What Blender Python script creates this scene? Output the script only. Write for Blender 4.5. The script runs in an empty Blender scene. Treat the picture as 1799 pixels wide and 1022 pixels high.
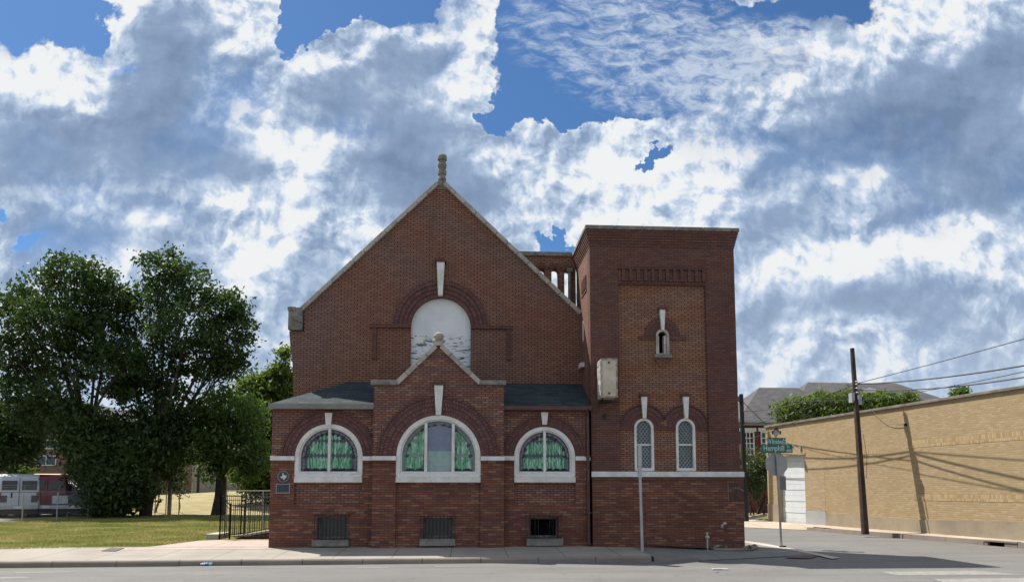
import bpy, math, random
import numpy as np
from mathutils import Vector, Matrix
from mathutils.geometry import tessellate_polygon
R = math.radians
random.seed(7)
rng = np.random.default_rng(11)
sc = bpy.context.scene
col = sc.collection

# ------------------------------------------------------------------ camera
YAW, PITCH, FPX, CX, CY = R(3.5), R(5.5), 1300.0, 899.5, 734.0
CAM = Vector((0, -18.6, 1.6))
cam_data = bpy.data.cameras.new('camera')
cam = bpy.data.objects.new('camera', cam_data); col.objects.link(cam)
cam.location = CAM
cam.rotation_euler = (math.pi/2 + PITCH, 0, -YAW)
cam_data.sensor_width = 36; cam_data.sensor_fit = 'HORIZONTAL'
cam_data.lens = FPX/1799*36
cam_data.shift_y = (CY-511)/1799
cam_data.clip_start = 0.1; cam_data.clip_end = 3000
sc.camera = cam
FW = Vector((math.sin(YAW)*math.cos(PITCH), math.cos(YAW)*math.cos(PITCH), math.sin(PITCH)))
RT = Vector((math.cos(YAW), -math.sin(YAW), 0)); UP = RT.cross(FW)
def ray(x, y): return FW + RT*((x-CX)/FPX) + UP*((CY-y)/FPX)
def at(x, y, Y=0.0):                       # photo pixel -> point on the plane y = Y
    d = ray(x, y); return CAM + d*((Y-CAM.y)/d.y)
def G(x, y, z=0.0):                        # photo pixel -> point on the plane z = z
    d = ray(x, y); return CAM + d*((z-CAM.z)/d.z)
def PX(x, y=803, Y=0.0): return at(x, y, Y).x
def PZ(y, x=800, Y=0.0): return at(x, y, Y).z

# ------------------------------------------------------------------ light
sc.view_settings.view_transform = 'Standard'; sc.view_settings.look = 'None'
sc.view_settings.gamma = 1; sc.view_settings.exposure = 0.56
SUN_EL = R(57.5); TO_SUN = Vector((-0.731, 0.682, 0))
TO_SUN = Vector((TO_SUN.x*math.cos(SUN_EL), TO_SUN.y*math.cos(SUN_EL), math.sin(SUN_EL))).normalized()
sd = bpy.data.lights.new('sun', 'SUN'); sd.energy = 5.0; sd.angle = R(0.53); sd.color = (1, .94, .85)
so = bpy.data.objects.new('sun', sd); col.objects.link(so)
so.rotation_euler = TO_SUN.to_track_quat('Z', 'Y').to_euler(); so.location = (-20, 20, 40)

# ------------------------------------------------------------------ node helper
class N:
    def __init__(s, tree): s.t = tree
    def n(s, typ, ins=None, **props):
        nd = s.t.nodes.new(typ)
        for k, v in props.items(): setattr(nd, k, v)
        for k, v in (ins or {}).items():
            sk = nd.inputs[k]
            if isinstance(v, bpy.types.NodeSocket): s.t.links.new(v, sk)
            elif isinstance(v, bpy.types.Node): s.t.links.new(v.outputs[0], sk)
            else:
                if sk.type == 'RGBA' and len(v) == 3: v = (*v, 1)
                sk.default_value = v
        return nd
    def m(s, op, a, b=0.0, c=None, clamp=False):
        ins = {0: a, 1: b}
        if c is not None: ins[2] = c
        return s.n('ShaderNodeMath', ins, operation=op, use_clamp=clamp).outputs[0]
    def mix(s, f, a, b, mode='MIX'):
        return s.n('ShaderNodeMix', {'Factor': f, 'A': a, 'B': b} if False else {0: f, 6: a, 7: b}, data_type='RGBA', blend_type=mode).outputs[2]
    def mr(s, v, a, b, c=0., d=1., smooth=True):
        return s.n('ShaderNodeMapRange', {0: v, 1: a, 2: b, 3: c, 4: d}, interpolation_type='SMOOTHSTEP' if smooth else 'LINEAR').outputs[0]
    def noise(s, vec, scale, detail=4, rough=.55, dist=0., out=0, **kw):
        return s.n('ShaderNodeTexNoise', {'Vector': vec, 'Scale': scale, 'Detail': detail, 'Roughness': rough, 'Distortion': dist}, **kw).outputs[out]
    def vm(s, op, a, b=None, scale=None):
        ins = {0: a}
        if b is not None: ins[1] = b
        if scale is not None: ins['Scale'] = scale
        nd = s.n('ShaderNodeVectorMath', ins, operation=op)
        return nd.outputs['Value' if op in ('LENGTH', 'DOT_PRODUCT') else 'Vector']

# ------------------------------------------------------------------ sky with clouds
W = bpy.data.worlds.new('World'); sc.world = W; W.use_nodes = True
wt = W.node_tree; wt.nodes.clear(); w = N(wt)
tc = w.n('ShaderNodeTexCoord').outputs['Generated']
sky = w.n('ShaderNodeTexSky', sky_type='NISHITA', sun_disc=False, sun_elevation=SUN_EL,
          sun_rotation=math.atan2(TO_SUN.x, TO_SUN.y), altitude=200, air_density=1.0, dust_density=0.6, ozone_density=2.5)
skyc = w.mix(1.0, sky.outputs[0], (0.36, 0.55, 0.72), 'MULTIPLY')
sep = w.n('ShaderNodeSeparateXYZ', {0: tc})
ay = w.m('MAXIMUM', w.m('ABSOLUTE', sep.outputs[1]), .02)
U = w.m('DIVIDE', sep.outputs[0], ay); V = w.m('DIVIDE', sep.outputs[2], ay)
uv = w.n('ShaderNodeCombineXYZ', {0: U, 1: V, 2: 0.0}).outputs[0]
def duv(px, py):
    d = ray(px, py); return d.x/d.y, d.z/d.y
# domain warp keeps the edges ragged and billowy
def n2(vec, scale, detail=4, rough=.55, dist=0., out=0):
    return w.noise(vec, scale, detail, rough, dist, out, noise_dimensions='2D')
def warped(v, scale, amp, detail, rough):
    return w.vm('ADD', v, w.vm('SCALE', w.vm('SUBTRACT', n2(v, scale, detail, rough, out=1), (.5, .5, .5)), scale=amp))
uvw = warped(uv, 6.0, .15, 6, .62)       # strong ragged warp for outlines
uvs = warped(uv, 3.0, .11, 4, .55)       # soft warp for shading
def blob(px, py, rx, ry, rot, amp, src, soft=0.0):
    u0, v0 = duv(px, py)
    mp = w.n('ShaderNodeMapping', {'Vector': src, 'Location': (u0, v0, 0), 'Rotation': (0, 0, R(rot)),
             'Scale': (rx/FPX, ry/FPX, 1.0)}, vector_type='TEXTURE')
    return w.mr(w.vm('LENGTH', mp.outputs[0]), 1.0, soft, 0.0, amp)
def total(lst, src):
    acc = None
    for b in lst:
        v = blob(*b[:6], src, b[6] if len(b) > 6 else 0.0)
        acc = v if acc is None else w.m('ADD', acc, v)
    return acc
HOLES = [ # px, py, rx, ry, rotation (ccw), strength, inner softness
 (60,5,165,105,0,1.3,.7),(140,70,60,55,0,1.,.4),(205,112,50,26,20,.7,.1),(545,-5,95,95,0,1.4,.7),(700,-35,120,90,0,1.4,.7),(495,60,40,50,0,.8,.4),
 (985,150,165,85,-10,1.4,.6),(905,95,50,120,10,1.2,.5),(870,185,45,50,0,1.,.4),(1080,165,95,40,-12,1.1,.4),(1135,274,60,15,28,1.2,.3),
 (1420,20,200,60,8,1.2,.5),(1230,85,150,70,-10,1.1,.6),(1330,110,130,60,12,.9,.5),(10,380,30,26,0,1.1,.2),(60,428,60,20,20,1.1,.2),(965,418,80,22,-8,1.0,.3),
 (970,50,120,110,10,1.2,.6),(1100,40,260,140,5,1.2,.7),(1180,140,170,95,10,1.,.5),(840,330,60,40,0,.0)]
DARK = [
 (300,60,140,130,5,.62),(270,190,150,150,5,.55),(280,300,290,130,-8,.62),(700,230,240,190,8,.62),(740,110,100,85,0,.62),(440,320,330,90,-12,.62),(60,240,200,120,0,.45),(740,330,160,120,0,.42),(560,220,120,100,0,.3),
 (60,330,170,90,0,.3),(1460,290,350,120,32,.62),(1690,180,260,180,30,.75),(1400,390,260,80,15,.62),
 (1330,330,170,70,30,.35),(1660,370,260,110,20,.55),(1780,90,140,110,0,.5),(842,350,50,60,0,.75),(1520,540,300,60,6,.35),(230,430,200,50,0,.25),(640,430,60,50,0,.35),(960,330,110,40,15,.35),(1120,360,90,40,20,.3)]
BRIGHT = [(455,265,36,150,33,.8),(595,252,85,50,0,.75),(480,378,260,36,-4,.5),(120,160,150,90,-10,.9),(220,240,90,130,35,.6),(90,355,150,30,22,.25),(600,110,130,40,0,1.0),(465,90,40,110,0,1.0),(720,50,110,40,-5,.8),
 (850,60,45,100,0,.9),(1070,250,170,80,35,.55),(1230,285,170,45,32,.8),(1400,110,85,60,0,1.1),(1570,50,65,80,0,1.1),(1290,180,120,60,20,.7),(1350,190,130,45,25,.8),(880,290,90,50,0,.4),(1750,385,130,24,-25,.5),(1560,440,230,18,15,.4),
 (1050,390,200,40,0,.4),(375,170,26,170,-20,.3),(610,390,80,26,30,.4),(590,430,60,40,0,.6),(1150,400,120,40,0,.5),(860,420,120,40,0,.3)]
hole = total(HOLES, uvw)
dark = total(DARK, uvs); bright = total(BRIGHT, uvw)
def puffs(v):
    a = n2(v, 5.0, 8, .56)
    vo = w.n('ShaderNodeTexVoronoi', {'Vector': v, 'Scale': 12.0, 'Detail': 3.0, 'Roughness': .6, 'Lacunarity': 2.3}, feature='F1', voronoi_dimensions='2D', normalize=True).outputs[0]
    return w.m('SUBTRACT', a, w.m('MULTIPLY', vo, .34))
uvp = warped(uv, 9.0, .04, 5, .6)
h0 = puffs(uvp)
h1 = puffs(w.vm('ADD', uvp, (-.008, .015, 0.)))
relief = w.m('SUBTRACT', h0, h1)
# high thin rippled cloud between the heavy cumulus
cirr = n2(w.n('ShaderNodeMapping', {'Vector': warped(uv, 4., .05, 3, .5), 'Rotation': (0, 0, R(-28)), 'Scale': (1, 2.2, 1)}).outputs[0], 26, 7, .66, .3)
cirm = n2(uv, 5., 5, .6)
cirrm = total([(1130,80,330,170,-6,1.,.5),(1340,110,280,110,8,.9,.4),(930,40,60,70,0,.4)], uvs)
dens = w.m('SUBTRACT', w.m('ADD', .60, w.m('MULTIPLY', w.m('SUBTRACT', h0, .30), 1.5)), hole)
edge = w.mr(n2(uv, 3.4, 3, .5), .38, .62, .30, .9)
cov = w.mr(dens, w.m('SUBTRACT', .06, w.m('MULTIPLY', edge, .3)), w.m('ADD', .04, edge))
thick = w.mr(dens, .08, .50)
cc = w.m('ADD', w.m('MULTIPLY', w.m('SUBTRACT', cirr, .5), 2.0), w.m('MULTIPLY', w.m('SUBTRACT', cirm, .5), 1.6))
cc = w.mr(w.m('ADD', cc, w.m('MULTIPLY', cirrm, .55)), -.15, 1.05)
cc = w.m('MULTIPLY', cc, w.mr(cirr, .30, .62, .35, 1.0))
cc = w.m('MULTIPLY', cc, w.mr(cirrm, 0., .4, 0., .9))
big = n2(uvs, 3.0, 5, .58); mid = n2(w.vm('MULTIPLY', uvs, (.75, 1.5, 1.)), 4.2, 5, .52)
s = w.m('ADD', w.m('MULTIPLY', dark, .62), w.m('MULTIPLY', w.m('SUBTRACT', big, .5), 1.5))
s = w.m('ADD', s, w.m('MULTIPLY', w.m('SUBTRACT', mid, .5), .75))
s = w.m('ADD', w.m('SUBTRACT', s, w.m('MULTIPLY', bright, .40)), .27)
s = w.m('MULTIPLY', w.m('MAXIMUM', s, 0.), w.m('ADD', .15, w.m('MULTIPLY', thick, .85)))
s = w.m('MAXIMUM', s, w.m('MULTIPLY', thick, .20))
lightside = w.mr(s, .15, .75, 1.0, .30)
s = w.m('SUBTRACT', s, w.m('MULTIPLY', w.m('MULTIPLY', relief, 4.2), lightside))
s = w.m('SUBTRACT', s, w.m('MULTIPLY', w.m('SUBTRACT', h0, .30), w.m('MULTIPLY', lightside, .55)), clamp=True)
ramp = w.n('ShaderNodeValToRGB', {0: s})
cr = ramp.color_ramp; cr.elements[0].position = 0; cr.elements[0].color = (.97, .99, 1.0, 1)
cr.elements[1].position = 1; cr.elements[1].color = (.20, .285, .44, 1)
e = cr.elements.new(.10); e.color = (.84, .91, 1.0, 1)
e = cr.elements.new(.28); e.color = (.55, .67, .85, 1)
e = cr.elements.new(.55); e.color = (.32, .435, .625, 1)
cloudc = w.vm('SCALE', ramp.outputs[0], scale=6.1)
c1 = w.mix(cc, skyc, (3.9, 4.5, 5.4))
c2 = w.mix(cov, c1, cloudc)
haze = w.mr(sep.outputs[2], .0, .30, .55, 0.)
c3 = w.mix(haze, c2, (4.2, 4.8, 5.6))
bg = w.n('ShaderNodeBackground', {'Color': c3, 'Strength': 0.1})
wo = w.n('ShaderNodeOutputWorld', {0: bg})
W.cycles.sampling_method = 'MANUAL'; W.cycles.sample_map_resolution = 256

# ------------------------------------------------------------------ material helpers
MATS = {}
def newmat(name):
    m = bpy.data.materials.new(name); m.use_nodes = True; m.node_tree.nodes.clear(); return m, N(m.node_tree)
def finish(m, k, color, rough=.8, metal=0., bump=None, bstr=.3, spec=.5, bdist=.01, extra=None):
    ins = {'Base Color': color, 'Roughness': rough, 'Metallic': metal, 'Specular IOR Level': spec}
    if bump is not None: ins['Normal'] = k.n('ShaderNodeBump', {'Height': bump, 'Strength': bstr, 'Distance': bdist}).outputs[0]
    ins.update(extra or {})
    b = k.n('ShaderNodeBsdfPrincipled', ins)
    k.n('ShaderNodeOutputMaterial', {0: b}); return m
def plain(name, c, rough=.7, metal=0., var=.15, scale=3., spec=.5, c2=None, bstr=.15, fine=40):
    if name in MATS: return MATS[name]
    m, k = newmat(name); o = k.n('ShaderNodeTexCoord').outputs['Object']
    n1 = k.noise(o, scale, 6, .6); n2 = k.noise(o, fine, 3, .6)
    c2 = c2 or tuple(x*(1-var*1.6) for x in c)
    ca = k.mix(k.mr(n1, .32, .68), c, c2)
    ca = k.mix(k.m('MULTIPLY', n2, var), ca, tuple(x*.45 for x in c))
    MATS[name] = finish(m, k, ca, rough, metal, n2, bstr, spec); return MATS[name]
def facevec(k):
    t = k.n('ShaderNodeTexCoord'); o = k.n('ShaderNodeSeparateXYZ', {0: t.outputs['Object']})
    nn = k.n('ShaderNodeSeparateXYZ', {0: t.outputs['Normal']})
    side = k.m('GREATER_THAN', k.m('ABSOLUTE', nn.outputs[0]), .72)
    flat = k.m('GREATER_THAN', k.m('ABSOLUTE', nn.outputs[2]), .72)
    x = k.m('ADD', k.m('MULTIPLY', o.outputs[0], k.m('SUBTRACT', 1., side)), k.m('MULTIPLY', o.outputs[1], side))
    z = k.m('ADD', k.m('MULTIPLY', o.outputs[2], k.m('SUBTRACT', 1., flat)), k.m('MULTIPLY', o.outputs[1], flat))
    return k.n('ShaderNodeCombineXYZ', {0: x, 1: z, 2: 0.}).outputs[0], t.outputs['Object'], o
def brick(name, cols, mortar, bw=.235, bh=.0735, ms=.0075, stain=.35, polar=False, bstr=.6, stainc=None, rust=0., zdirt=None):
    if name in MATS: return MATS[name]
    m, k = newmat(name)
    if polar:
        t = k.n('ShaderNodeTexCoord').outputs['Object']; o = k.n('ShaderNodeSeparateXYZ', {0: t})
        th = k.m('ARCTAN2', o.outputs[0], o.outputs[2])
        rr = k.m('SQRT', k.m('ADD', k.m('MULTIPLY', o.outputs[0], o.outputs[0]), k.m('MULTIPLY', o.outputs[2], o.outputs[2])))
        vec = k.n('ShaderNodeCombineXYZ', {0: k.m('MULTIPLY', th, polar), 1: rr, 2: 0.}).outputs[0]; obj = t
    else:
        vec, obj, o = facevec(k)
    wob = k.vm('SCALE', k.vm('SUBTRACT', k.noise(obj, 9, 2, .5, out=1), (.5, .5, .5)), scale=.008)
    vec = k.vm('ADD', vec, wob)
    br = k.n('ShaderNodeTexBrick', {'Vector': vec, 'Color1': (0, 0, 0), 'Color2': (1, 1, 1), 'Mortar': (.5, .5, .5), 'Scale': 1.0,
             'Mortar Size': ms, 'Mortar Smooth': .2, 'Bias': 0., 'Brick Width': bw, 'Row Height': bh}, offset=.5)
    rp = k.n('ShaderNodeValToRGB', {0: br.outputs[0]}); el = rp.color_ramp
    el.interpolation = 'CONSTANT'
    for i, c in enumerate(cols):
        if i < 2: e = el.elements[i]; e.position = i/len(cols)
        else: e = el.elements.new(i/len(cols))
        e.color = (*c, 1)
    n1 = k.noise(obj, .55, 6, .62); n2 = k.noise(obj, 2.2, 5, .65); n3 = k.noise(obj, 60, 3, .7)
    c = k.mix(k.m('MULTIPLY', n3, .35), rp.outputs[0], tuple(x*.4 for x in cols[0]))
    c = k.mix(br.outputs[1], c, mortar)
    c = k.mix(k.m('MULTIPLY', k.mr(n1, .45, .72), stain), c, stainc or tuple(x*.35 for x in cols[0]))
    c = k.mix(k.m('MULTIPLY', k.mr(n2, .56, .78), stain*.7), c, stainc or tuple(x*.45 for x in cols[0]))
    if not polar and 'buff' not in name and 'soldier' not in name:
        n4 = k.noise(k.vm('MULTIPLY', obj, (2.6, 2.6, .35)), 1.5, 6, .65)
        c = k.mix(k.m('MULTIPLY', k.mr(n4, .56, .76), .45), c, tuple(x*.30 for x in cols[0]))
        n5 = k.noise(k.vm('MULTIPLY', obj, (1.2, 1.2, 2.2)), 1.7, 7, .7)
        c = k.mix(k.m('MULTIPLY', k.mr(n5, .66, .82), .22), c, (.30,.24,.20))
    if zdirt:
        zz = k.m('ADD', o.outputs[2], k.m('MULTIPLY', n2, .35))
        c = k.mix(k.m('MULTIPLY', k.mr(zz, zdirt, zdirt+.35, 1., 0.), .55), c, (.10, .085, .075))
    h = k.m('SUBTRACT', k.m('MULTIPLY', n3, .25), br.outputs[1])
    MATS[name] = finish(m, k, c, .85, 0, h, bstr, .25, .008); return MATS[name]

B_UP = brick('brick_upper', [(0.293,0.150,0.105),(0.331,0.171,0.117),(0.261,0.131,0.095),(0.308,0.164,0.121),(0.275,0.130,0.090)], (.032,.022,.023), stain=.30, ms=.0095, bw=.177, bh=.0555)
B_TOW = brick('brick_tower_panel', [(0.320,0.162,0.100),(0.364,0.185,0.111),(0.283,0.136,0.092),(0.334,0.176,0.120),(0.296,0.136,0.083)], (.032,.022,.021), stain=.25, ms=.009, bw=.177, bh=.0555)
B_DK = brick('brick_purple', [(0.154,0.074,0.057),(0.185,0.088,0.067),(0.133,0.064,0.052),(0.173,0.077,0.056)], (.045,.034,.036), stain=.35, ms=.006, bw=.177, bh=.0555)
B_LOW = brick('brick_lower', [(0.219,0.087,0.058),(0.182,0.076,0.054),(0.255,0.112,0.070),(0.153,0.063,0.051),(0.231,0.093,0.058),(0.298,0.153,0.099),(0.197,0.079,0.053)], (.065,.046,.043), stain=.42, ms=.006, zdirt=.1, bw=.21, bh=.059)
B_MID = brick('brick_bay', [(0.275,0.138,0.098),(0.232,0.113,0.087),(0.344,0.193,0.130),(0.206,0.099,0.084),(0.267,0.124,0.087)], (.045,.03,.03), stain=.4, ms=.009, zdirt=.1, bw=.183, bh=.0575)
B_ARCH = brick('brick_arch', [(0.155,0.072,0.066),(0.197,0.092,0.078),(0.132,0.061,0.060),(0.173,0.077,0.066)], (.050,.037,.038), polar=1.15, bw=.062, bh=.115, ms=.006, stain=.3)
B_BUFF = brick('brick_buff', [(0.416,0.310,0.174),(0.454,0.343,0.200),(0.387,0.281,0.152),(0.473,0.367,0.226),(0.430,0.319,0.179),(0.406,0.300,0.174)], (.37,.28,.17), bw=.20, bh=.066, ms=.008, stain=.32, stainc=(.31,.235,.14))
B_SOLD = brick('brick_soldier', [(.46,.33,.17),(.55,.41,.23),(.40,.27,.13),(.52,.38,.2)], (.33,.26,.18), bw=.075, bh=.22, ms=.008, stain=.15, stainc=(.26,.18,.11))
B_ROM = brick('brick_buff_long', [(.50,.37,.22),(.56,.43,.27),(.46,.33,.19)], (.30,.23,.15), bw=.30, bh=.05, ms=.010, stain=.1)
B_FAR = brick('brick_far_brown', [(.20,.125,.09),(.23,.14,.1),(.17,.11,.085)], (.2,.17,.14), stain=.2)
B_RED = brick('brick_far_red', [(.17,.045,.04),(.2,.055,.045),(.15,.04,.038)], (.16,.09,.08), stain=.2)
WHITE = plain('white_paint', (.76,.75,.72), .6, var=.22, scale=4, c2=(.60,.57,.52))
def peeling():
    m, k = newmat('peeling_white_paint'); o = k.n('ShaderNodeTexCoord').outputs['Object']
    n = k.noise(k.vm('MULTIPLY', o, (3, 3, 9)), 3, 6, .7)
    c = k.mix(k.mr(n, .60, .64), (.70,.69,.66), (.20,.15,.11)); return finish(m, k, c, .7, bump=n)
PEEL = peeling()
STONE = plain('weathered_stone', (.27,.25,.22), .9, var=.35, scale=6, c2=(.13,.12,.105), bstr=.5, fine=30)
STONEL = plain('pale_coping_stone', (.46,.42,.36), .85, var=.2, scale=4, c2=(.30,.27,.24), bstr=.3)
SILLC = plain('sill_concrete', (.30,.28,.25), .9, var=.25, scale=5, c2=(.20,.185,.165))
SHING = brick('roof_shingle', [(.028,.045,.055),(.038,.056,.066),(.024,.038,.047),(.05,.065,.07)], (.02,.025,.03), bw=.3, bh=.10, ms=.006, stain=.2, stainc=(.03,.04,.045))
SHINGG = brick('roof_shingle_grey', [(.105,.10,.105),(.125,.12,.12),(.09,.088,.092)], (.07,.07,.07), bw=.4, bh=.16, ms=.01, stain=.15)
BLACK = plain('black_iron', (.018,.018,.02), .5, .3, var=.2)
DKMET = plain('dark_brown_metal', (.10,.05,.04), .5, .2, var=.2)
GALV = plain('galvanised_steel', (.42,.43,.43), .45, .6, var=.15)
GALVM = plain('matt_galvanised', (.46,.47,.47), .6, .15, var=.12)
WOOD = plain('pole_wood', (.085,.055,.04), .9, var=.5, scale=2, fine=25, bstr=.6)
CONC = None
def concrete(name, c, c2, joint=None, rot=0.):
    m, k = newmat(name); o = k.n('ShaderNodeTexCoord').outputs['Object']
    n1 = k.noise(o, .8, 7, .65); n2 = k.noise(o, 7, 5, .7); n3 = k.noise(o, 90, 3, .7)
    ca = k.mix(k.mr(n1, .35, .68), c, c2)
    ca = k.mix(k.m('MULTIPLY', k.mr(n2, .55, .8), .5), ca, tuple(x*.7 for x in c2))
    ca = k.mix(k.m('MULTIPLY', n3, .3), ca, tuple(x*.55 for x in c2))
    h = n3
    if joint:
        v = k.n('ShaderNodeMapping', {'Vector': o, 'Rotation': (0, 0, rot), 'Location': (joint[2], joint[3], 0)}).outputs[0]
        b = k.n('ShaderNodeTexBrick', {'Vector': v, 'Color1': (1,1,1), 'Color2': (.86,.86,.86), 'Mortar': (0,0,0), 'Scale': 1., 'Mortar Size': .009, 'Mortar Smooth': .1,
                'Bias': 0., 'Brick Width': joint[0], 'Row Height': joint[1]}, offset=0.)
        ca = k.mix(1., ca, b.outputs[0], 'MULTIPLY') if False else k.mix(b.outputs[1], ca, tuple(x*.35 for x in c2))
        h = k.m('SUBTRACT', n3, b.outputs[1])
    return finish(m, k, ca, .9, 0, h, .25, .3)
WALKC = concrete('sidewalk_concrete', (.36,.325,.28), (.285,.255,.22), (1.28, 3.0, .35, 2.7))
CURBC = concrete('curb_concrete', (.29,.245,.205), (.21,.18,.155))
PINKC = concrete('pink_concrete', (.47,.38,.32), (.38,.31,.265), (1.6, 1.6, 0, .4))
FARWC = concrete('far_sidewalk_concrete', (.47,.40,.31), (.38,.32,.25), (1.5, 1.5, 0, 0), R(8))
GUTC = concrete('gutter_concrete', (.50,.465,.41), (.40,.37,.32))
PARGE = concrete('parged_base', (.38,.315,.225), (.27,.225,.165))
PARGEB = concrete('parged_patch', (.43,.44,.44), (.36,.37,.37))
def asphalt():
    m, k = newmat('asphalt'); o = k.n('ShaderNodeTexCoord').outputs['Object']
    st = k.vm('MULTIPLY', o, (.22, 1.0, 1.0))
    n1 = k.noise(st, 1.1, 7, .65); n2 = k.noise(o, 9, 4, .7); n3 = k.noise(o, 70, 3, .8)
    ca = k.mix(k.mr(n1, .3, .7), (.172,.168,.162), (.128,.125,.122))
    ca = k.mix(k.m('MULTIPLY', k.mr(n2, .5, .8), .35), ca, (.21,.205,.195))
    ca = k.mix(k.mr(n3, .50, .68), ca, k.mix(.5, ca, (.10,.097,.093)))
    ca = k.mix(k.m('MULTIPLY', k.mr(k.noise(o, 130, 2, .8), .62, .72), .6), ca, (.42,.40,.37))
    vo = k.n('ShaderNodeTexVoronoi', {'Vector': k.vm('ADD', o, k.vm('SCALE', k.noise(o, 2.5, 4, .6, out=1), scale=.9)), 'Scale': .33}, feature='DISTANCE_TO_EDGE').outputs[0]
    ca = k.mix(k.mr(vo, .0, .006, .55, 0.), ca, (.07,.068,.066))
    sp_ = k.n('ShaderNodeSeparateXYZ', {0: k.vm('ADD', o, k.vm('SCALE', k.noise(o, .6, 5, .6, out=1), scale=.5))})
    seam = k.mr(k.m('ABSOLUTE', k.m('SUBTRACT', sp_.outputs[1], -3.9)), .006, .022, .5, 0.)
    ca = k.mix(seam, ca, (.06,.058,.057))
    ca = k.mix(k.m('MULTIPLY', k.mr(k.noise(o, .45, 5, .6), .55, .7), .28), ca, (.09,.088,.085))
    return finish(m, k, ca, .85, 0, n3, .5, .35)
ASPH = asphalt()
ROADP = plain('worn_road_paint', (.29,.28,.265), .8, var=.3, scale=7, c2=(.20,.195,.185))
def lawnmat():
    m, k = newmat('lawn_soil'); o = k.n('ShaderNodeTexCoord').outputs['Object']
    n1 = k.noise(k.vm('MULTIPLY', o, (.35, 1., 1.)), .9, 7, .68); n2 = k.noise(o, 5, 5, .7); n3 = k.noise(o, 45, 3, .7)
    ca = k.mix(k.mr(n1, .40, .62), (.16,.175,.05), (.33,.265,.12))
    ca = k.mix(k.m('MULTIPLY', n2, .6), ca, (.13,.12,.04)); ca = k.mix(k.m('MULTIPLY', n3, .5), ca, (.07,.075,.025))
    return finish(m, k, ca, .95, 0, n3, .8, .1, .03)
LAWN = lawnmat()
DRY = plain('dry_grass_slope', (.36,.28,.13), .95, var=.3, scale=1.2, c2=(.24,.21,.09))
DIRT = plain('dark_soil', (.10,.08,.06), .95, var=.4, scale=4)
ROCKM = plain('pale_rock', (.34,.31,.28), .9, var=.3, scale=8, c2=(.2,.18,.16))
def glassmat(name, c, rough=.12, spec=.6):
    if name in MATS: return MATS[name]
    m, k = newmat(name); o = k.n('ShaderNodeTexCoord').outputs['Object']
    n = k.noise(o, 4, 4, .6)
    MATS[name] = finish(m, k, k.mix(k.mr(n, .3, .7), c, tuple(x*.6 for x in c)), rough, 0, n, .1, spec); return MATS[name]
GLDK = glassmat('dark_glass', (.03,.04,.045)); GLBLUE = glassmat('lead_glass_blue', (.035,.065,.08), .2)
VOID = plain('dark_void', (.006,.006,.007), 1., spec=.0)
def stained():
    m, k = newmat('stained_green_glass'); o = k.n('ShaderNodeTexCoord').outputs['Object']
    a = k.vm('MULTIPLY', o, (16, 1, 3)); n = k.noise(a, 1.9, 5, .7, .9); n2 = k.noise(k.vm('MULTIPLY', o, (16, 1, 1.2)), 1., 1, .5)
    rp = k.n('ShaderNodeValToRGB', {0: k.m('ADD', k.m('MULTIPLY', n, .75), k.m('MULTIPLY', n2, .35))}); el = rp.color_ramp
    el.elements[0].position = .42; el.elements[0].color = (.006,.08,.03,1); el.elements[1].position = .70; el.elements[1].color = (.55,.68,.60,1)
    e = el.elements.new(.5); e.color = (.03,.22,.09,1); e = el.elements.new(.6); e.color = (.22,.44,.31,1)
    return finish(m, k, rp.outputs[0], .25, 0, n, .15, .5)
STAIN = stained()
LEAD = plain('lead_border', (.10,.10,.125), .5, var=.3, scale=10)
PURP = plain('mauve_glass', (.23,.21,.27), .3, var=.3, scale=14, c2=(.12,.11,.15))
SCROLL = plain('dark_scroll_lead', (.02,.03,.035), .5)
SHEETG = plain('cloudy_cover_sheet', (.20,.235,.32), .25, var=.18, scale=3, c2=(.155,.18,.26))
SHEETL = plain('cloudy_cover_sheet_low', (.30,.42,.38), .25, var=.2, scale=9, c2=(.24,.33,.33))
def leafmat(name, c1, c2, c3, trans=.35):
    m, k = newmat(name); o = k.n('ShaderNodeTexCoord').outputs['Object']
    n1 = k.noise(o, .9, 4, .6); n2 = k.noise(o, 14, 2, .6)
    c = k.mix(k.mr(n1, .35, .65), c1, c2); c = k.mix(k.mr(n2, .5, .75), c, c3)
    b = k.n('ShaderNodeBsdfPrincipled', {'Base Color': c, 'Roughness': .5, 'Specular IOR Level': .3})
    tcol = k.mix(1., c, (1.25, 1.35, .55), 'MULTIPLY')
    t = k.n('ShaderNodeBsdfTranslucent', {'Color': tcol})
    mx = k.n('ShaderNodeMixShader', {0: trans, 1: b.outputs[0], 2: t.outputs[0]}); k.n('ShaderNodeOutputMaterial', {0: mx}); return m
LF_DK = leafmat('leaf_dark', (.028,.056,.020), (.048,.086,.026), (.10,.135,.04), .36)
LF_MD = leafmat('leaf_mid', (.055,.10,.028), (.08,.135,.035), (.13,.18,.05), .42)
LF_LT = leafmat('leaf_light', (.09,.14,.035), (.12,.17,.05), (.17,.21,.07), .42)
LF_OL = leafmat('leaf_olive', (.055,.085,.04), (.08,.11,.05), (.13,.155,.08), .35)
BARK = plain('bark', (.07,.055,.045), .95, var=.4, scale=3, bstr=.7)

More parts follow.
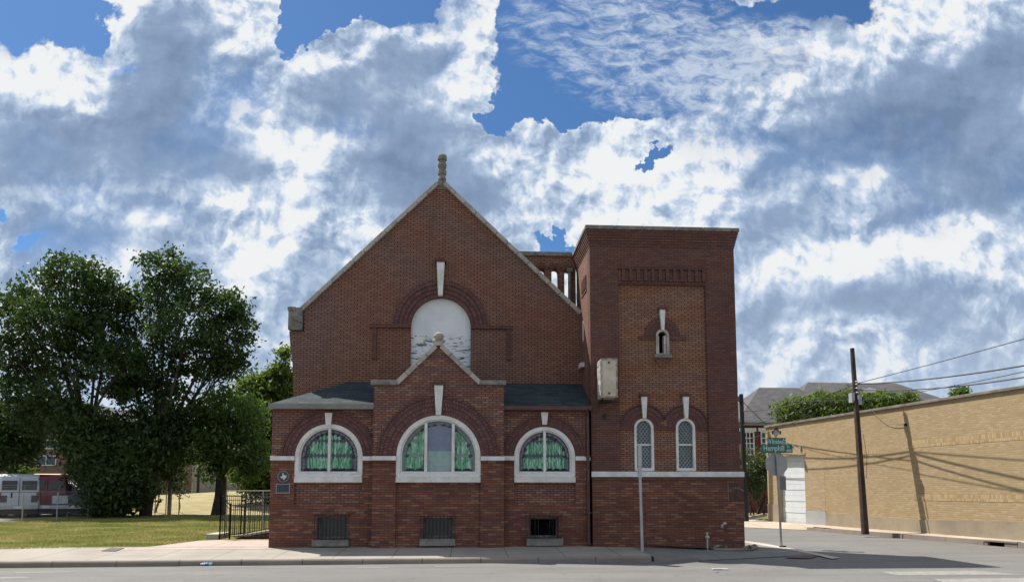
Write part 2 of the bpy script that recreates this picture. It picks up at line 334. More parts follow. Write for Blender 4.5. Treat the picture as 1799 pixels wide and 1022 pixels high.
# ------------------------------------------------------------------ mesh helpers
class MB:
    def __init__(s): s.v = []; s.f = []; s.g = []
    def add(s, vs, fs):
        b = len(s.v); s.g.append((b, len(s.f), len(vs), len(fs))); s.v += [tuple(x) for x in vs]; s.f += [tuple(i+b for i in f) for f in fs]; return s
    def box(s, x0, y0, z0, x1, y1, z1, M=None):
        x0, x1 = sorted((x0, x1)); y0, y1 = sorted((y0, y1)); z0, z1 = sorted((z0, z1))
        vs = [Vector(p) for p in ((x0,y0,z0),(x1,y0,z0),(x1,y1,z0),(x0,y1,z0),(x0,y0,z1),(x1,y0,z1),(x1,y1,z1),(x0,y1,z1))]
        if M is not None: vs = [M @ p for p in vs]
        return s.add(vs, [(0,3,2,1),(4,5,6,7),(0,1,5,4),(1,2,6,5),(2,3,7,6),(3,0,4,7)])
    def prism(s, outer, y0, y1, holes=()):
        """polygon in x,z extruded from y0 (front) to y1 (back), with holes"""
        loops = [outer]+list(holes)
        tri = tessellate_polygon([[Vector((p[0], p[1], 0)) for p in lp] for lp in loops])
        flat = [p for lp in loops for p in lp]; n = len(flat)
        vs = [(p[0], y0, p[1]) for p in flat]+[(p[0], y1, p[1]) for p in flat]
        fs = []
        for t in tri:
            a, b, c = t
            ar = (flat[b][0]-flat[a][0])*(flat[c][1]-flat[a][1])-(flat[b][1]-flat[a][1])*(flat[c][0]-flat[a][0])
            if abs(ar) < 1e-12: continue
            if ar < 0: a, b, c = a, c, b
            fs += [(a, b, c), (n+a, n+c, n+b)]
        k = 0
        for li, lp in enumerate(loops):
            m = len(lp); area = sum(lp[i][0]*lp[(i+1) % m][1]-lp[(i+1) % m][0]*lp[i][1] for i in range(m))
            ccw = (area > 0) == (li == 0)
            for i in range(m):
                a, b = k+i, k+(i+1) % m
                fs.append((b, a, n+a, n+b) if ccw else (a, b, n+b, n+a))
            k += m
        return s.add(vs, fs)
    def split(s, name, mat, parent=None, **k):
        """one object for every piece that was added"""
        out = []
        for (b, f0, nv, nf) in s.g:
            m = MB(); m.v = s.v[b:b+nv]; m.f = [tuple(i-b for i in f) for f in s.f[f0:f0+nf]]; out.append(m.build(name, mat, parent, **k))
        return out
    def tube(s, pts, r, n=6, r2=None, cap=True):
        pts = [Vector(p) for p in pts]; vs = []; fs = []
        for i, p in enumerate(pts):
            d = (pts[min(i+1, len(pts)-1)]-pts[max(i-1, 0)]).normalized()
            a = Vector((0, 0, 1)) if abs(d.z) < .9 else Vector((1, 0, 0))
            e1 = d.cross(a).normalized(); e2 = d.cross(e1)
            rr = r if r2 is None else r+(r2-r)*i/(len(pts)-1)
            for j in range(n):
                t = 2*math.pi*j/n; vs.append(p+e1*(rr*math.cos(t))+e2*(rr*math.sin(t)))
        for i in range(len(pts)-1):
            for j in range(n):
                a = i*n+j; b = i*n+(j+1) % n; fs.append((a, b, b+n, a+n))
        if cap: fs += [tuple(range(n))[::-1], tuple(range((len(pts)-1)*n, len(pts)*n))]
        return s.add(vs, fs)
    def quad(s, a, b, c, d): return s.add([a, b, c, d], [(0, 1, 2, 3)])
    def ring(s, cx, cz, r0, r1, y0, y1, a0=0., a1=180., n=40):
        P = [(math.cos(R(a0+(a1-a0)*i/n)), math.sin(R(a0+(a1-a0)*i/n))) for i in range(n+1)]
        vs = []
        for c, q in P: vs += [(cx+r1*c, y0, cz+r1*q), (cx+r0*c, y0, cz+r0*q), (cx+r0*c, y1, cz+r0*q), (cx+r1*c, y1, cz+r1*q)]
        fs = []
        for i in range(n):
            b = 4*i
            fs += [(b, b+4, b+5, b+1), (b+1, b+5, b+6, b+2), (b+2, b+6, b+7, b+3), (b+3, b+7, b+4, b)]
        fs += [(0, 1, 2, 3), (4*n+3, 4*n+2, 4*n+1, 4*n)]
        return s.add(vs, fs)
    def lathe(s, prof, cx, cy, n=16, sq=False):
        vs = []; fs = []; m = len(prof)
        for r, z in prof:
            for j in range(n):
                t = 2*math.pi*(j+.5)/n; vs.append((cx+r*math.cos(t), cy+r*math.sin(t), z))
        for i in range(m-1):
            for j in range(n): a = i*n+j; b = i*n+(j+1) % n; fs.append((a, b, b+n, a+n))
        fs += [tuple(range(n))[::-1], tuple(range((m-1)*n, m*n))]
        return s.add(vs, fs)
    def build(s, name, mat, parent=None, origin=None, smooth=False, bevel=0., **tags):
        org = Vector(origin) if origin is not None else (wloc(parent) if parent else Vector((0, 0, 0)))
        me = bpy.data.meshes.new(name)
        me.from_pydata([tuple(Vector(p)-org) for p in s.v], [], s.f)
        me.materials.append(mat); me.update()
        if smooth:
            me.polygons.foreach_set('use_smooth', [True]*len(me.polygons))
        o = bpy.data.objects.new(name, me); col.objects.link(o)
        if parent: o.parent = parent; o.location = org-wloc(parent)
        else: o.location = org
        o['wl'] = tuple(org)
        if bevel:
            b = o.modifiers.new('bevel', 'BEVEL'); b.width = bevel; b.segments = 2; b.limit_method = 'ANGLE'; b.angle_limit = R(50)
        for k_, v_ in tags.items(): o[k_] = v_
        return o
def wloc(o):
    v = Vector((0, 0, 0))
    while o is not None: v += Vector(o.location); o = o.parent
    return v
def thing(name, label, cat, loc=(0, 0, 0), group=None):
    o = bpy.data.objects.new(name, None); col.objects.link(o); o.location = loc; o.empty_display_size = .2
    o['label'] = label; o['category'] = cat
    if group: o['group'] = group
    return o
def tag(o, label, cat, group=None, kind=None):
    o['label'] = label; o['category'] = cat
    if group: o['group'] = group
    if kind: o['kind'] = kind
    return o
def struct(o): o['kind'] = 'structure'; return o
def copy_tree(o, parent=None):
    c = o.copy(); col.objects.link(c)
    if parent is not None: c.parent = parent
    for ch in [x for x in col.objects if x.parent == o]: copy_tree(ch, c)
    return c
def text_mesh(txt, size, depth=.002, squeeze=1.):
    cu = bpy.data.curves.new('lettering', 'FONT'); cu.body = txt; cu.size = size; cu.extrude = depth; cu.align_x = 'LEFT'
    ob = bpy.data.objects.new('lettering', cu); col.objects.link(ob)
    dg = bpy.context.evaluated_depsgraph_get(); dg.update()
    me = bpy.data.meshes.new_from_object(ob.evaluated_get(dg))
    vs = [Vector((v.co.x*squeeze, v.co.y, v.co.z)) for v in me.vertices]; fs = [tuple(p.vertices) for p in me.polygons]
    bpy.data.objects.remove(ob); bpy.data.curves.remove(cu); bpy.data.meshes.remove(me)
    return vs, fs
def arch(cx, zs, r, zb, n=28, r2=None):
    """outline: bottom-left, up, over the arch, down to bottom-right (clockwise seen from the front)"""
    return [(cx-r, zb)]+[(cx-r*math.cos(math.pi*i/n), zs+r*math.sin(math.pi*i/n)) for i in range(n+1)]+[(cx+r, zb)]

# ------------------------------------------------------------------ ground, road, walks
def sheet(name, pts, mat, z=None):
    P = [Vector((p[0], p[1], p[2] if len(p) > 2 else z)) for p in pts]
    tri = tessellate_polygon([[Vector((p.x, p.y, 0)) for p in P]])
    fs = []
    for a, b, c in tri:
        ar = (P[b].x-P[a].x)*(P[c].y-P[a].y)-(P[b].y-P[a].y)*(P[c].x-P[a].x)
        if abs(ar) > 1e-9: fs.append((a, b, c) if ar > 0 else (a, c, b))
    mb = MB(); mb.add(P, fs); return struct(mb.build(name, mat))
sheet('ground', [(-900,-900),(900,-900),(900,900),(-900,900)], LAWN, -.06)
sheet('road', [(-120,-60),(120,-60),(120,-.02),(60,17),(16,17),(16,120),(7.3,120),(7.3,-.5),(4,-2.08),(-120,-7.3)], ASPH, 0.)
def curb_y(x): return -2.36+(x+4.09)*.0300
X_R0, X_R1 = PX(1150,980,-2), PX(1230,984,-2)
walk_pts = [(-60, curb_y(-60)+.16, .11)]
ys = [(-60,), (4.2,)]
mb = MB()
xs = [-60, -30, -12, -6, 0, 3, 4.15]
for i in range(len(xs)-1):
    a, b = xs[i], xs[i+1]
    mb.quad((a, curb_y(a)+.15, .11), (b, curb_y(b)+.15, .11), (b, .3, .20 if b < 4 else .17), (a, .3, .20 if a < 4 else .17))
struct(mb.build('sidewalk', WALKC))
# corner apron between the tower and the two streets
g1, g2, g3 = G(1440,973,.02), G(1372,961,.02), G(1300,949,.02)
cor = [(4.15, curb_y(4.15)+.15, .11), (5.3, curb_y(5.3)+.02, .012), (6.6, -1.5, .012), (g1.x, g1.y, .015), (g2.x, g2.y, .03), (8.45, 4.2, .03), (8.3, 16, .03), (7.06, 16, .03), (7.06, .3, .06), (4.15, .3, .17)]
o = sheet('corner_sidewalk', cor, concrete('corner_concrete', (.22,.215,.20), (.175,.17,.16), (1.5, 1.4, .2, .5)))
mb = MB(); x = -20.0
while x < 4.1:
    x1 = min(x+1.27, 4.18)
    h = .118
    y0, y1 = curb_y(x+.006), curb_y(x1-.006)
    prof = [(0,-.03),(.012,h-.035),(.03,h-.010),(.055,h),(.155,h+.002),(.155,-.03)]
    vs = [(x+.006, y0+p, q) for p, q in prof]+[(x1-.006, y1+p, q) for p, q in prof]; n = len(prof)
    mb.add(vs, [(i, i+n, (i+1) % n+n, (i+1) % n) for i in range(n)]+[tuple(range(n)), tuple(range(n, 2*n))[::-1]])
    x = x1
h0_, h1_ = .112, .03       # the kerb drops at the ramp and ends in a broken face
y0, y1 = curb_y(4.19), curb_y(5.2)
vs = [(4.19, y0, -.02), (5.2, y1, -.02), (5.2, y1, h1_+.05), (4.19, y0+.03, h0_), (4.19, y0+.3, -.02), (5.2, y1+.3, -.02), (5.2, y1+.3, h1_+.02), (4.19, y0+.3, h0_)]
mb.add(vs, [(0,1,2,3),(1,5,6,2),(3,2,6,7),(4,7,6,5),(0,3,7,4)])
struct(mb.build('curb', CURBC))
# pale gutter strip of the side street corner and stain of dark joint
mb = MB()
gp = [G(1300,948.5,.03), G(1340,953.5,.03), G(1372,959.5,.03), G(1410,966,.026), G(1440,972,.02), G(1475,979,.02)]
gq = [G(1300,953.5,.03), G(1340,957.5,.03), G(1372,962.5,.03), G(1405,968.5,.026), G(1432,974,.02), G(1462,981,.02)]
for i in range(5): mb.quad(gq[i]+Vector((0,0,.004)), gq[i+1]+Vector((0,0,.004)), gp[i+1]+Vector((0,0,.004)), gp[i]+Vector((0,0,.004)))
struct(mb.build('gutter', GUTC))
# pink walkway beside the lawn and lawn sheet
lawn_edge = [G(-500,973,.14), G(0,967,.15), G(100,965.6,.15), G(187,964,.16), G(267,960.5,.18), G(307,955,.19), G(347,950,.19), G(379,948.5,.19)]
sheet('walkway', [(-8.9,-.35,.182), (-4.6,-.35,.183), (-4.6,3.0,.204)]+[(p.x, p.y, .2) for p in lawn_edge[::-1][:4]], PINKC)
lp = [(p.x, p.y, .17) for p in lawn_edge]+[(-4.7, 3.4, .17), (-4.7, 40, .17), (-150, 40, .17), (-150, lawn_edge[0].y, .17)]
sheet('lawn', lp, LAWN)
mb = MB()   # dry slope rising behind the lot
a0, a1 = at(240,903,25), at(520,903,25)
xs_ = [-40, -17.8, -14, -10, -4, 8]; prof = [(25.5,.175),(27,.30),(31,.8),(38,1.45),(48,1.55),(75,1.6)]
for i in range(len(xs_)-1):
    for j in range(len(prof)-1):
        k0 = 0. if xs_[i] < -30 else 1.; k1 = 0. if xs_[i+1] < -30 else 1.
        (ya, za), (yb, zb_) = prof[j], prof[j+1]
        mb.quad((xs_[i], ya, .16+(za-.16)*k0), (xs_[i+1], ya, .16+(za-.16)*k1), (xs_[i+1], yb, .16+(zb_-.16)*k1), (xs_[i], yb, .16+(zb_-.16)*k0))
struct(mb.build('hill', DRY, smooth=True))
sheet('path', [(-18,24.4),(-9,24.4),(-9,25.3),(-18,25.3)], GUTC, .185)
sheet('parking_lot', [(-120,15.5),(-20.2,15.5),(-17.6,25),(-17,60),(-120,60)], plain('old_lot_asphalt', (.16,.15,.14), .9), .18)
# far side of the side street
WD = Vector((math.sin(R(8)), -math.cos(R(8)), 0)); WN = Vector((-math.cos(R(8)), -math.sin(R(8)), 0)); WO = Vector((13.63, 14.34, 0))
def wl(s_, out, z=0.): return WO+WD*s_+WN*out+Vector((0, 0, z))
mb = MB()
cb = [G(1417,931,.0), G(1500,938.5,.0), G(1600,946.5,0.), G(1728,957,0.), G(1788,962,0.)]
end = cb[-1]+(cb[-1]-cb[-2]).normalized()*9
cb.append(end)
for i in range(len(cb)-1):
    a, b = cb[i], cb[i+1]; d = (b-a).normalized(); nrm = Vector((-d.y, d.x, 0)); 
    if nrm.x < 0: nrm = -nrm
    L = (b-a).length; m = max(3 if i == 3 else 1, round(L/1.5))
    for j in range(m):
        p = a+d*(L*j/m+.006); q = a+d*(L*(j+1)/m-.006); h = .15 if (i or j) else .12
        if i == 3: drain_at = (cb[3], cb[4], nrm, d); continue
        mb.add([p, q, q+nrm*.15, p+nrm*.15]+[v+Vector((0,0,h)) for v in (p+nrm*.015, q+nrm*.015, q+nrm*.15, p+nrm*.15)], [(0,3,2,1),(4,5,6,7),(0,1,5,4),(1,2,6,5),(2,3,7,6),(3,0,4,7)])
struct(mb.build('far_curb', CURBC))
pts = [(cb[0].x+.15, cb[0].y, .15)]+[(c.x+.15, c.y, .15) for c in cb[1:]]
w_end, w_beg = wl(24, .0), wl(3.6, .0)
pts += [(w_end.x, w_end.y, .19), (w_beg.x, w_beg.y, .19)]
sheet('far_sidewalk', pts, FARWC)
a, b = wl(3.4, -.0), wl(-.6, 0)
sheet('driveway_apron', [(cb[0].x+.1, cb[0].y+.05, .012), (w_beg.x, w_beg.y-.05, .18), (wl(0,0).x, wl(0,0).y, .18), (13.5, 16.8, .16), (8.5, 17.6, .05), (8.6, 16.2, .012), (11.0, 13.2, .012)], FARWC)
mb = MB(); 
for p, q in ((G(1306,914.5,.1), G(1348,906,.1)),):
    d = (q-p).normalized(); nn_ = Vector((-d.y, d.x, 0))*.16
    mb.add([p-d*4, q, q+nn_, p-d*4+nn_]+[v+Vector((0,0,.16)) for v in (p-d*4, q, q+nn_, p-d*4+nn_)], [(0,3,2,1),(4,5,6,7),(0,1,5,4),(1,2,6,5),(2,3,7,6),(3,0,4,7)])
struct(mb.build('garden_curb', FARWC))
# road paint
for i, q in enumerate(([(1545,1003.5),(1712,1001.5),(1799,1008.5),(1575,1009.5)], [(1640,1016.5),(1830,1013.5),(1900,1022),(1660,1023.5)])):
    sheet('crosswalk_stripe', [tuple(G(x_, y_, .004)) for x_, y_ in q], ROADP)
for q in ([(300,994.5),(420,993.6),(470,994.6),(330,995.6)], [(625,996),(680,995),(686,996.3),(630,997.4)], [(0,1013),(40,1012),(60,1014),(0,1016)], [(20,1004.5),(120,1003),(130,1004.3),(30,1006)], [(762,993.5),(820,993),(822,994.2),(765,994.8)]):
    sheet('lane_marking', [tuple(G(x_, y_, .004)) for x_, y_ in q], plain('faint_road_paint', (.25,.245,.235), .85, var=.3, scale=12, c2=(.19,.187,.18)))
# red tactile pad at the ramp and a seam beside it
tp = [G(1380,979,.021), G(1424,980,.021), G(1440,974.5,.021), G(1394,973.5,.021)]
tag(sheet('tactile_pad', [(p.x, p.y, .022) for p in tp], plain('faded_red_pad', (.17,.085,.085), .9, var=.3, scale=6)), 'faded red tactile pad set in the shaded corner ramp', 'paving pad')
bpy.data.objects['tactile_pad']['kind'] = 'thing'
mb = MB(); c0 = G(200,968,.155); c0.z = .128+.0
vs = [G(178,970.3,.135), G(203,970.6,.135), G(218,966.6,.135), G(194,966.4,.135)]
hz = lambda p: .11+(p.y-curb_y(p.x)-.15)/(.15-curb_y(p.x))*.09+.016
mb.add([(p.x, p.y, hz(p)) for p in vs]+[(p.x, p.y, hz(p)-.03) for p in vs], [(0,1,2,3),(4,7,6,5),(0,4,5,1),(1,5,6,2),(2,6,7,3),(3,7,4,0)])
tag(mb.build('utility_cover', plain('cast_iron_cover', (.075,.072,.07), .7, .2)), 'dark metal utility cover lying in the sunlit sidewalk', 'utility cover')

# ------------------------------------------------------------------ church
church = thing('church', 'red brick church with gabled front, porch with arched stained windows and square tower', 'church')
def ch(mb, name, mat, parent=None, **k): return mb.build(name, mat, parent or church, **k)
def chs(mb, name, mat, parent=None, **k): return mb.split(name, mat, parent or church, **k)
YN = 1.5
# --- nave gable wall
nl = lambda px, py: (at(px, py, YN).x, at(px, py, YN).z)
XT = 3.16
apex = nl(775, 322)
outer = [(nl(516,760)[0], .1), nl(515.5,690), nl(514,640), nl(510,606), nl(508,582), nl(534,582), nl(534,542), (apex[0], apex[1]), (XT-.004, nl(1018,553)[1]), (XT-.004, .1)]
outer = outer[::-1]
bw_c = nl(774.5, 574); bw_r = (nl(827,574)[0]-nl(722,574)[0])/2; bw_b = nl(775, 665)[1]
outer_ccw = outer
mb = MB(); mb.prism(outer_ccw, YN, YN+.38, [arch(bw_c[0], bw_c[1], bw_r, bw_b)])
nave_wall = ch(mb, 'nave_wall', B_UP)
def wallpanel():
    m, k = newmat('peeling_plaster'); o = k.n('ShaderNodeTexCoord').outputs['Object']; s_ = k.n('ShaderNodeSeparateXYZ', {0: o})
    n = k.noise(k.vm('MULTIPLY', o, (1.6, 1, 8.)), 1.9, 7, .72, .5); zt = nl(775, 588)[1]
    low = k.mr(s_.outputs[2], zt-.02, zt+.01, 1., 0.)
    f_ = k.m('MULTIPLY', k.mr(n, .535, .56), low)
    joint = k.mr(k.m('ABSOLUTE', k.m('SUBTRACT', s_.outputs[2], nl(775,607)[1])), .004, .012, 1., 0.)
    c = k.mix(k.mr(k.noise(o, 2, 4, .6), .35, .7), (.76,.77,.77), (.66,.67,.68))
    c = k.mix(f_, c, (.09,.10,.105)); c = k.mix(k.m('MULTIPLY', joint, .6), c, (.2,.2,.2))
    return finish(m, k, c, .7, bump=n, bstr=.3)
mb = MB(); mb.prism(arch(bw_c[0], bw_c[1], bw_r, bw_b)[::-1], YN+.12, YN+.2); ch(mb, 'blind_window_panel', wallpanel())
# brick arch above the blind window, label moulding and drops
r_in, r_out = bw_r+.003, (nl(858,574)[0]-nl(692,574)[0])/2
mb = MB()
for i in range(4):
    ra = r_in+(r_out-r_in)*i/4; rb = r_in+(r_out-r_in)*(i+1)/4-.006
    mb.ring(bw_c[0], bw_c[1], ra, rb, YN-.012-.016*i, YN+.05, 0, 180, 48)
ch(mb, 'brick_arch', B_ARCH, origin=(bw_c[0], YN, bw_c[1]))
mb = MB(); z1, z0 = nl(700,570)[1], nl(700,576)[1]
mb.box(nl(650,572)[0], YN-.07, z0, bw_c[0]-r_in-.0, YN+.01, z1); mb.box(bw_c[0]+r_in, YN-.07, z0, nl(900,572)[0], YN+.01, z1)
for xl in (655, 890):
    xa, xb = nl(xl, 600)[0], nl(xl+7, 600)[0]; zb = nl(700, 628)[1]
    mb.box(xa, YN-.05, zb, xb, YN+.01, z0-.002); mb.box(xa-.03, YN-.06, zb-.03, xb+.03, YN+.01, zb-.002)
chs(mb, 'label_moulding', B_DK)
def keystone(cxp, yt, yb, wt, wb, Y, proud=.09, cap=True, mat=WHITE):
    c = at(cxp, yt, Y); zt, zb = c.z, at(cxp, yb, Y).z; sc_ = (Y-CAM.y)/FPX; a, b = wt*sc_/2, wb*sc_/2
    mb = MB(); mb.prism([(c.x-b, zb), (c.x+b, zb), (c.x+a, zt), (c.x-a, zt)], Y-proud, Y+.02)
    k_ = ch(mb, 'keystone', mat, bevel=.008)
    if cap:
        mb = MB(); w_ = a+.05; mb.box(c.x-w_, Y-proud-.02, zt+.003, c.x+w_, Y+.01, zt+.045); mb.box(c.x-w_+.03, Y-proud, zt+.046, c.x+w_-.03, Y+.01, zt+.085)
        ch(mb, 'keystone_cap', B_DK, k_)
keystone(774.5, 463, 521, 14, 8, YN, .16)
# coping, kneeler, finial
def slope_boxes(p0, p1, thick, proud, depth, Y, n, gap=.012):
    mb = MB(); d = Vector((p1[0]-p0[0], 0, p1[1]-p0[1])); L = d.length; d.normalize(); up = Vector((-d.z, 0, d.x))
    if up.z < 0: up = -up
    for i in range(n):
        a = Vector((p0[0], 0, p0[1]))+d*(L*i/n+gap/2); b = Vector((p0[0], 0, p0[1]))+d*(L*(i+1)/n-gap/2)
        q = [(a-up*.06), (b-up*.06), (b+up*(thick-.06)), (a+up*(thick-.06))]
        if d.x < 0: q = [q[1], q[0], q[3], q[2]]
        mb.prism([(v.x, v.z) for v in q], Y-proud, Y+depth)
    return mb
kl = nl(534, 541)
ch(slope_boxes((kl[0]-.13, kl[1]-.115), (apex[0]-.1, apex[1]-.02), .115, .09, .42, YN, 13), 'coping', STONEL, bevel=.012)
kr = (XT-.01, nl(1017, 551)[1])
ch(slope_boxes((apex[0]+.1, apex[1]-.02), kr, .115, .09, .42, YN, 13), 'coping', STONEL, bevel=.012)
mb = MB(); k0, k1 = nl(507, 580), nl(533, 541); mb.box(k0[0], YN-.10, k0[1], k1[0], YN+.4, k1[1])
mb.box(k0[0]-.02, YN-.13, k1[1]-.10, k0[0]+.20, YN+.4, k1[1]+.01)
kn = ch(mb, 'kneeler', STONE, bevel=.02)
mb = MB(); cxk, czk = (k0[0]+k1[0])/2+.03, k0[1]+.23; pts = []
for i in range(46):
    t = i/45*2.4*2*math.pi; rr = .035+.12*i/45; pts.append((cxk+rr*math.cos(t), YN-.105, czk+rr*math.sin(t)))
mb.tube(pts, .024, 6); ch(mb, 'scroll_carving', STONE, kn, smooth=True)
fc, fy = apex[0]+.02, YN+.15
zb, zt = nl(775, 331)[1], nl(775, 268)[1]
mb = MB(); H_ = zt-zb
mb.prism([(fc-.24, zb-.02), (fc+.24, zb-.02), (fc+.22, zb+.09), (fc+.10, zb+.22), (fc-.10, zb+.22), (fc-.22, zb+.09)], fy-.16, fy+.16)
def ellp(h0, h1, r, pn=5): return [(r*(.72+.28*math.sin(math.pi*i/pn)), zb+H_*(h0+(h1-h0)*i/pn)) for i in range(pn+1)]
prof = [(.10, zb+H_*.2)]+ellp(.22,.40,.12)+[(.085, zb+H_*.42)]+[(.125, zb+H_*.44),(.125, zb+H_*.55),(.085, zb+H_*.57)]+ellp(.59,.81,.13)+[(.08, zb+H_*.83),(.135, zb+H_*.85),(.135, zb+H_*.95),(.11, zb+H_*.985),(.05, zt)]
mb.lathe(prof, fc, fy, 12)
fin = ch(mb, 'finial', STONE, bevel=.006)
mb = MB()
for h_, r_ in ((.70,.055),(.50,.04),(.31,.05)):
    for dx in (0,): mb.lathe([(.01, zb+H_*h_-r_), (r_, zb+H_*h_-r_*.5), (r_*1.1, zb+H_*h_), (r_, zb+H_*h_+r_*.5), (.01, zb+H_*h_+r_)], fc+dx, fy-.10, 8)
for dx in (-.10, .10): mb.lathe([(.01, zb+.03), (.05, zb+.06), (.05, zb+.1), (.01, zb+.13)], fc+dx, fy-.15, 8)
chs(mb, 'carved_boss', STONE, fin, smooth=True)
# --- nave body and roof behind
mb = MB(); xl_ = nl(516,760)[0]
zs_ = kl[1]-.2
mb.box(xl_, YN+.381, .1, xl_+.3, 17, zs_); mb.box(XT-.3, YN+.381, .1, XT-.004, 17, zs_); mb.prism([(xl_, .1), (XT-.004, .1), (XT-.004, zs_), (apex[0], apex[1]-.3), (xl_, zs_)], 17.001, 17.3)
chs(mb, 'nave_body', B_UP)
mb = MB(); za = apex[1]-.22; ze = zs_-.1
for sx, xe in ((-1, xl_-.25), (1, XT-.01)):
    vs = [(xe, YN+.39, ze), (apex[0], YN+.39, za), (apex[0], 17.4, za), (xe, 17.4, ze)]
    if sx > 0: vs = [vs[1], vs[0], vs[3], vs[2]]
    mb.add(vs+[(p[0], p[1], p[2]-.12) for p in vs], [(0,1,2,3),(4,7,6,5),(0,4,5,1),(1,5,6,2),(2,6,7,3),(3,7,4,0)])
chs(mb, 'nave_roof', SHINGG)

# --- annex walls and porch
YB = .12     # bottom of the walls
sc0 = lambda d, Y=0.: d*(Y-CAM.y)/FPX
def glass_unit(win, cx, zs, r, zb, Y, kind, muls):
    """leaded glass made of long hexagonal panes with a mauve border"""
    mb = MB(); mb.prism(arch(cx, zs, r, zb, 30)[::-1], Y, Y+.02); mb.build('lead_backing', LEAD if kind == 'twin' else plain('pale_lead_backing', (.20,.29,.24), .5), win)
    mb = MB(); pw, ph = .090, .40; rows = []
    rb = r-.092
    z_lo = zb+.05
    row_z = []; z_ = zb+.03
    while z_ < zs+r: row_z.append((z_, z_+.352)); z_ += .372
    nx = int(rb/pw)+1
    for ri, (za, zc) in enumerate(row_z):
        for i in range(-nx, nx):
            xc = cx+(i+.5)*pw
            x_edge = abs(xc-cx)+pw*.3
            if x_edge > rb: continue
            top = min(zc, zs+math.sqrt(max(0, rb*rb-x_edge*x_edge))) if zc > zs else zc
            if top-za < .10: continue
            h = pw*.475; tip = min(.065, (top-za)*.3)
            mb.prism([(xc, za), (xc+h, za+tip), (xc+h, top-tip), (xc, top), (xc-h, top-tip), (xc-h, za+tip)], Y-.006, Y+.001)
    mb.build('stained_glass', STAIN, win)
    mb = MB()
    n = 13
    for i in range(n):
        mb.ring(cx, zs, r-.078, r-.028, Y-.008, Y+.001, 180*i/n+1.2, 180*(i+1)/n-1.2, 4)
    for sx in (-1, 1):
        for j in range(3): mb.box(cx+sx*(r-.085), Y-.008, zb+.06+j*.09, cx+sx*(r-.035), Y+.001, zb+.13+j*.09)
    mb.build('border_glass', PURP, win)
    mb = MB()   # dark scrollwork
    for sx in (-1, 1):
        for i in range(14):
            t = i/13; mb.box(cx+sx*(.06+t*(rb-.06))-.03, Y-.010, zb+.005, cx+sx*(.06+t*(rb-.06))+.03, Y+.001, zb+.03+.05*abs(math.sin(t*9)))
        for a_ in (2, 22, 58, 70, 82):
            p = (cx+sx*(r-.115)*math.cos(R(a_)), Y-.008, zs+(r-.115)*math.sin(R(a_)))
            pts = [(p[0]+.045*math.cos(t*.7)*(1-t/14), p[1], p[2]+.045*math.sin(t*.7)*(1-t/14)) for t in range(10)]
            mb.tube(pts, .012, 5)
        mb.ring(cx, zs, r-.112, r-.10, Y-.009, Y+.001, 2 if sx > 0 else 92, 88 if sx > 0 else 178, 16)
    hooks = [g for g in mb.g if g[2] == 50]; rest = MB()
    for (b_, f_, nv_, nf_) in mb.g:
        if (b_, f_, nv_, nf_) not in hooks: rest.add(mb.v[b_:b_+nv_], [tuple(i-b_ for i in f) for f in mb.f[f_:f_+nf_]])
        else: m_ = MB(); m_.add(mb.v[b_:b_+nv_], [tuple(i-b_ for i in f) for f in mb.f[f_:f_+nf_]]); m_.build('scroll_curl', SCROLL, win)
    rest.build('scroll_border', SCROLL, win)
